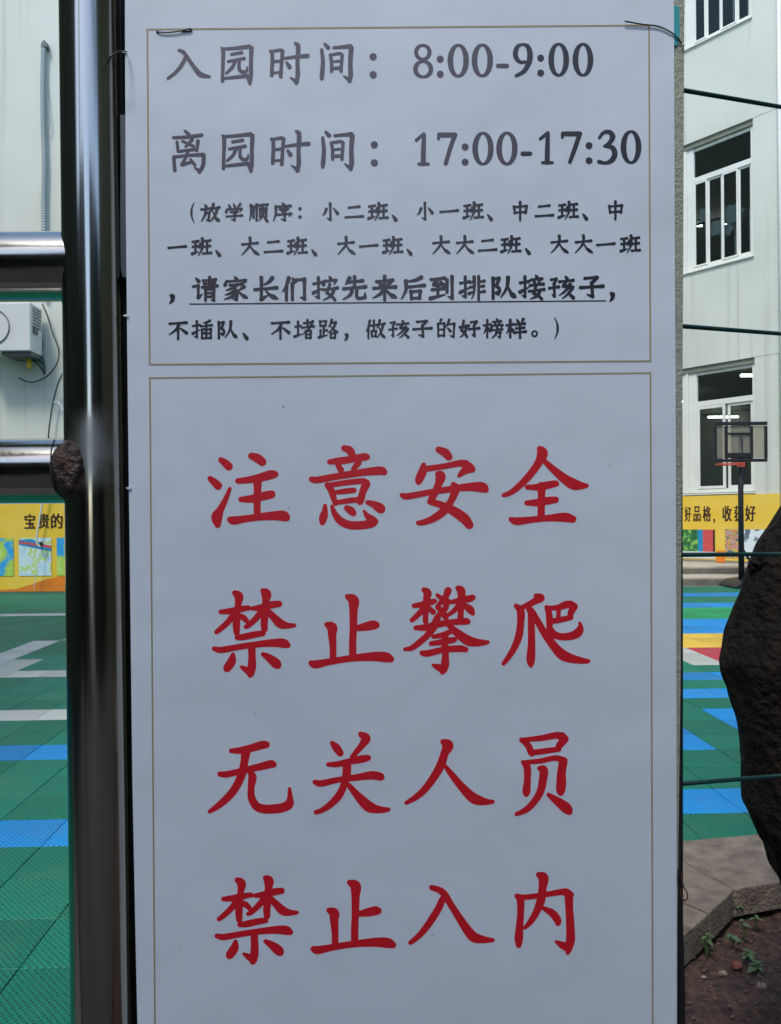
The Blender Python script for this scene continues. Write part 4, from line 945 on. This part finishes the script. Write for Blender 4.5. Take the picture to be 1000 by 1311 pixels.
def small(ch, cx, cy, w, h, sw, m):
    st = []
    for ty, pts in glyph(ch):
        if ty == 'o':
            st.append([(cx+.3*w*math.cos(a), cy+.3*h*math.sin(a), sw*.42) for a in np.linspace(0, 2*math.pi, 13)]); continue
        P_ = [(cx+(x-.5)*w, cy+(y-.5)*h) for x, y in pts]
        if len(P_) == 2: P_ = [P_[0], ((P_[0][0]+P_[1][0])/2, (P_[0][1]+P_[1][1])/2), P_[1]]
        if len(P_) == 3 and ty in 'nhp': P_ = [tuple(q) for q in spline(P_, 2)]
        L_ = [0]
        for i in range(1, len(P_)): L_.append(L_[-1]+math.dist(P_[i-1], P_[i]))
        pr = PROF[ty]; k = sw/2*(1.0 if len(glyph(ch)) < 11 else .86)
        st.append([(p[0], p[1], k*float(np.interp(l/L_[-1], [a for a, _ in pr], [b for _, b in pr]))) for p, l in zip(P_, L_)])
    return field_mesh(st, .33, SP, m, 'character', .0003)
def row(items, y0, y1, size, sw, m0):
    for ch, x in items:
        y = y0+(y1-y0)*(x-220)/(800-220); m = M['ink_body'] if (230 < x < 640 and m0) else M['ink_black']
        if ch in '、': small(ch, x, y+size*.3, size*.34, size*.34, sw*1.15, m)
        elif ch in '，': small(ch, x, y+size*.38, size*.3, size*.42, sw*1.1, m)
        elif ch == '。': small(ch, x, y+size*.26, size*.42, size*.42, sw*.8, m)
        elif ch == '：': small(ch, x, y+size*.04, size*.2, size*.85, sw*1.35, m)
        elif ch in '（）': small(ch, x, y, size*.42, size*1.08, sw*.95, m)
        else: small(ch, x, y, size*(.98 if ch not in '小' else .9), size*.95, sw, m)
row([('（', 245), ('放', 269.5), ('学', 299.8), ('顺', 331), ('序', 361.8), ('：', 384), ('小', 422.7), ('二', 453.5), ('班', 484), ('、', 505), ('小', 544), ('一', 575), ('班', 606), ('、', 627), ('中', 666), ('二', 697), ('班', 727.6), ('、', 749), ('中', 788)], 272.3, 269, 25, 3.4, True)
row([('一', 226.8), ('班', 258), ('、', 279), ('大', 320), ('二', 350), ('班', 380.4), ('、', 402), ('大', 443), ('一', 472), ('班', 502.7), ('、', 524), ('大', 564.6), ('大', 595), ('二', 624.4), ('班', 654), ('、', 675.5), ('大', 716), ('大', 747), ('一', 775.6), ('班', 807)], 316.3, 312.5, 25, 3.4, True)
row([('，', 219.5), ('请', 262.7), ('家', 301.6), ('长', 340.3), ('们', 376.5), ('按', 416.5), ('先', 454), ('来', 492.5), ('后', 528.5), ('到', 566), ('排', 604.6), ('队', 644.8), ('接', 681), ('孩', 719), ('子', 757.6), ('，', 783)], 370, 367.3, 32.5, 4.6, True)
row([('不', 228), ('插', 259), ('队', 291), ('、', 314), ('不', 359), ('堵', 389.7), ('路', 420.5), ('，', 443), ('做', 480.7), ('孩', 510.7), ('子', 540.8), ('的', 571), ('好', 601), ('榜', 631.6), ('样', 661), ('。', 684.5), ('）', 714)], 422.3, 419.8, 26, 3.55, False)
MB().poly([SP(p.x, p.y, .0003) for p in rule(243, 389.2, 775.5, 385, 1.5)]).build('underline', M['ink_black'], nb)

# ---------------------------------------------------------------- wires, ties and stitches holding the board
def wirething(name, pts, r, m, label, cat, extra=None):
    P_ = spline(pts, 8); c = Vector(P_[0])
    w = MB().tube(P_, r, 8)
    if extra: extra(w)
    o = w.build(name, m, None, smooth=True)
    for v in o.data.vertices: v.co -= c
    o.location = c; return props(o, label, cat)
wirething('stitch_wire', [SP(200, 43, -.001), SP(203, 41, .0012), SP(212, 41.6, .0016), SP(224, 40.6, .0016), SP(236, 38.4, .0018), SP(243, 36.6, .002), SP(245.5, 38.5, .001), SP(243, 40, .0005), SP(232, 39.6, .001)], .0007, M['wire'],
          'black wire stitch through the upper left corner of the notice board', 'wire')
for x, y, w_, h_ in ((201.5, 41, 3.4, 4.6), (244, 38.4, 2.6, 2.4)):
    pts = [SP(x+w_/2*math.cos(a), y+h_/2*math.sin(a), .00035) for a in np.linspace(0, 2*math.pi, 17)[:-1]]
    MB().poly(pts).build('punched_hole', M['black'], nb)
wirething('corner_wire', [SP(800, 27, .003), SP(822, 31, .002), SP(842, 33.5, .0016), SP(858, 40.5, .0016), SP(866, 47, .001), SP(871, 53, -.0005), SP(875.5, 59, -.006)], .00075, M['wire'], 'thin black wire curving over the upper right corner of the board', 'wire')
b_ = SP(875, 57.2, .0); o = blob('bead', b_*0, .0016, .0016, .0016, M['tie'], .1, 2, 2, None); o.name = 'wire_bead'; o.location = b_; props(o, 'tiny white bead where the corner wire ends', 'bead')
wirething('tie_wire', [at_y(162, 66, .852), at_y(154, 65.5, .84), at_y(146, 69, .834), at_y(140, 75, .835), at_y(138, 80, .84)], .0008, M['wire'], 'dark tie wire around the steel post near the top of the board', 'wire')
for x, y, lb_ in ((158, 66, 'white tie end at the top left edge of the board'), (160.5, 404, 'white tie end at the left edge, level with the small text'), (164, 625, 'white tie end at the left edge, level with the first red row')):
    p = SP(x, y, .002); o = MB().prism([Vector((-.0028, 0, .0003)), Vector((.0, 0, -.0012)), Vector((.0026, 0, -.001)), Vector((.003, 0, .0012)), Vector((.0004, 0, .0014))], (0, .0012, 0)).build('tie_end', M['tie'])
    o.location = p; props(o, lb_, 'cable tie', 'white tie ends')
hang = wirething('curled_wire', [SP(872, 1118, -.012), SP(875, 1134, -.01), SP(879.5, 1142, -.01), SP(880, 1150, -.01), SP(876, 1153, -.01), SP(872.5, 1148, -.01), SP(871, 1138, -.012)], .0007, M['rust'], 'rusty curl of wire at the lower right edge of the board', 'wire')
wirething('dangling_wire', [SP(868, 860, -.012), SP(870, 960, -.01), SP(872, 1060, -.008), SP(868.5, 1120, -.002), SP(869, 1138, -.002), SP(871, 1200, -.008), SP(874, 1330, -.012)], .0009, M['wire'], 'black wire hanging down the right edge of the board', 'wire')

# ================================================================ the street behind the camera (it shows only in reflections)
def house(x0, x1, y0, y1, h, label):
    hs = empty('street_or_added_house', ((x0+x1)/2, y1, 0), label, 'house', 'houses across the street and added unseen houses')
    MB().box((x0, y0, -.1), (x1, y1, h)).build('wall', M['street'], hs)
    for k in range(int((x1-x0)/2.2)):
        for z in np.arange(1, h-1.5, 3):
            MB().box((x0+.6+k*2.2, y1+.005, z), (x0+1.8+k*2.2, y1+.03, z+1.4)).build('window', M['street_dark'], hs)
house(-16, -1.6, -12, -6, 4.6, 'dark house across the street, left of the gap')
house(.75, 16, -12, -5.5, 4.3, 'dark house across the street, right of the gap')

# unseen added tree: its crown keeps the sun off the board
st = empty('tree', (-2.6, -3.4, -.1), 'leafy tree added out of view behind the photographer to shade the board', 'tree')
MB().tube([(-2.6, -3.4, -.1), (-2.4, -3.2, 2), (-1.7, -2.6, 3.8), (-1.2, -2.1, 4.8)], [.15, .12, .09, .05], 14).build('trunk', M['bark'], st, smooth=True)
cr = MB()
for _ in range(900):
    v = Vector(rng.normal(size=3)); v.normalize(); v *= random.random()**.4; p = Vector((-1.15+v.x*1.5, -2.1+v.y*.75, 5.35+v.z*.8))
    a = Vector(rng.normal(size=3)).normalized(); b = a.cross(Vector(rng.normal(size=3))).normalized(); q = random.uniform(.06, .12)
    cr.poly([p-a*q, p+b*q*.5, p+a*q, p-b*q*.5])
cr.build('crown', M['crown'], st)

house(-13, -4.6, -5, 5, 9.5, 'tall dark house added out of view, far left of the gate')  # tall houses added out of view to darken the reflections in the pipe
house(5.2, 13, -5.2, 1.5, 9.5, 'tall dark house added out of view, far right of the gate')
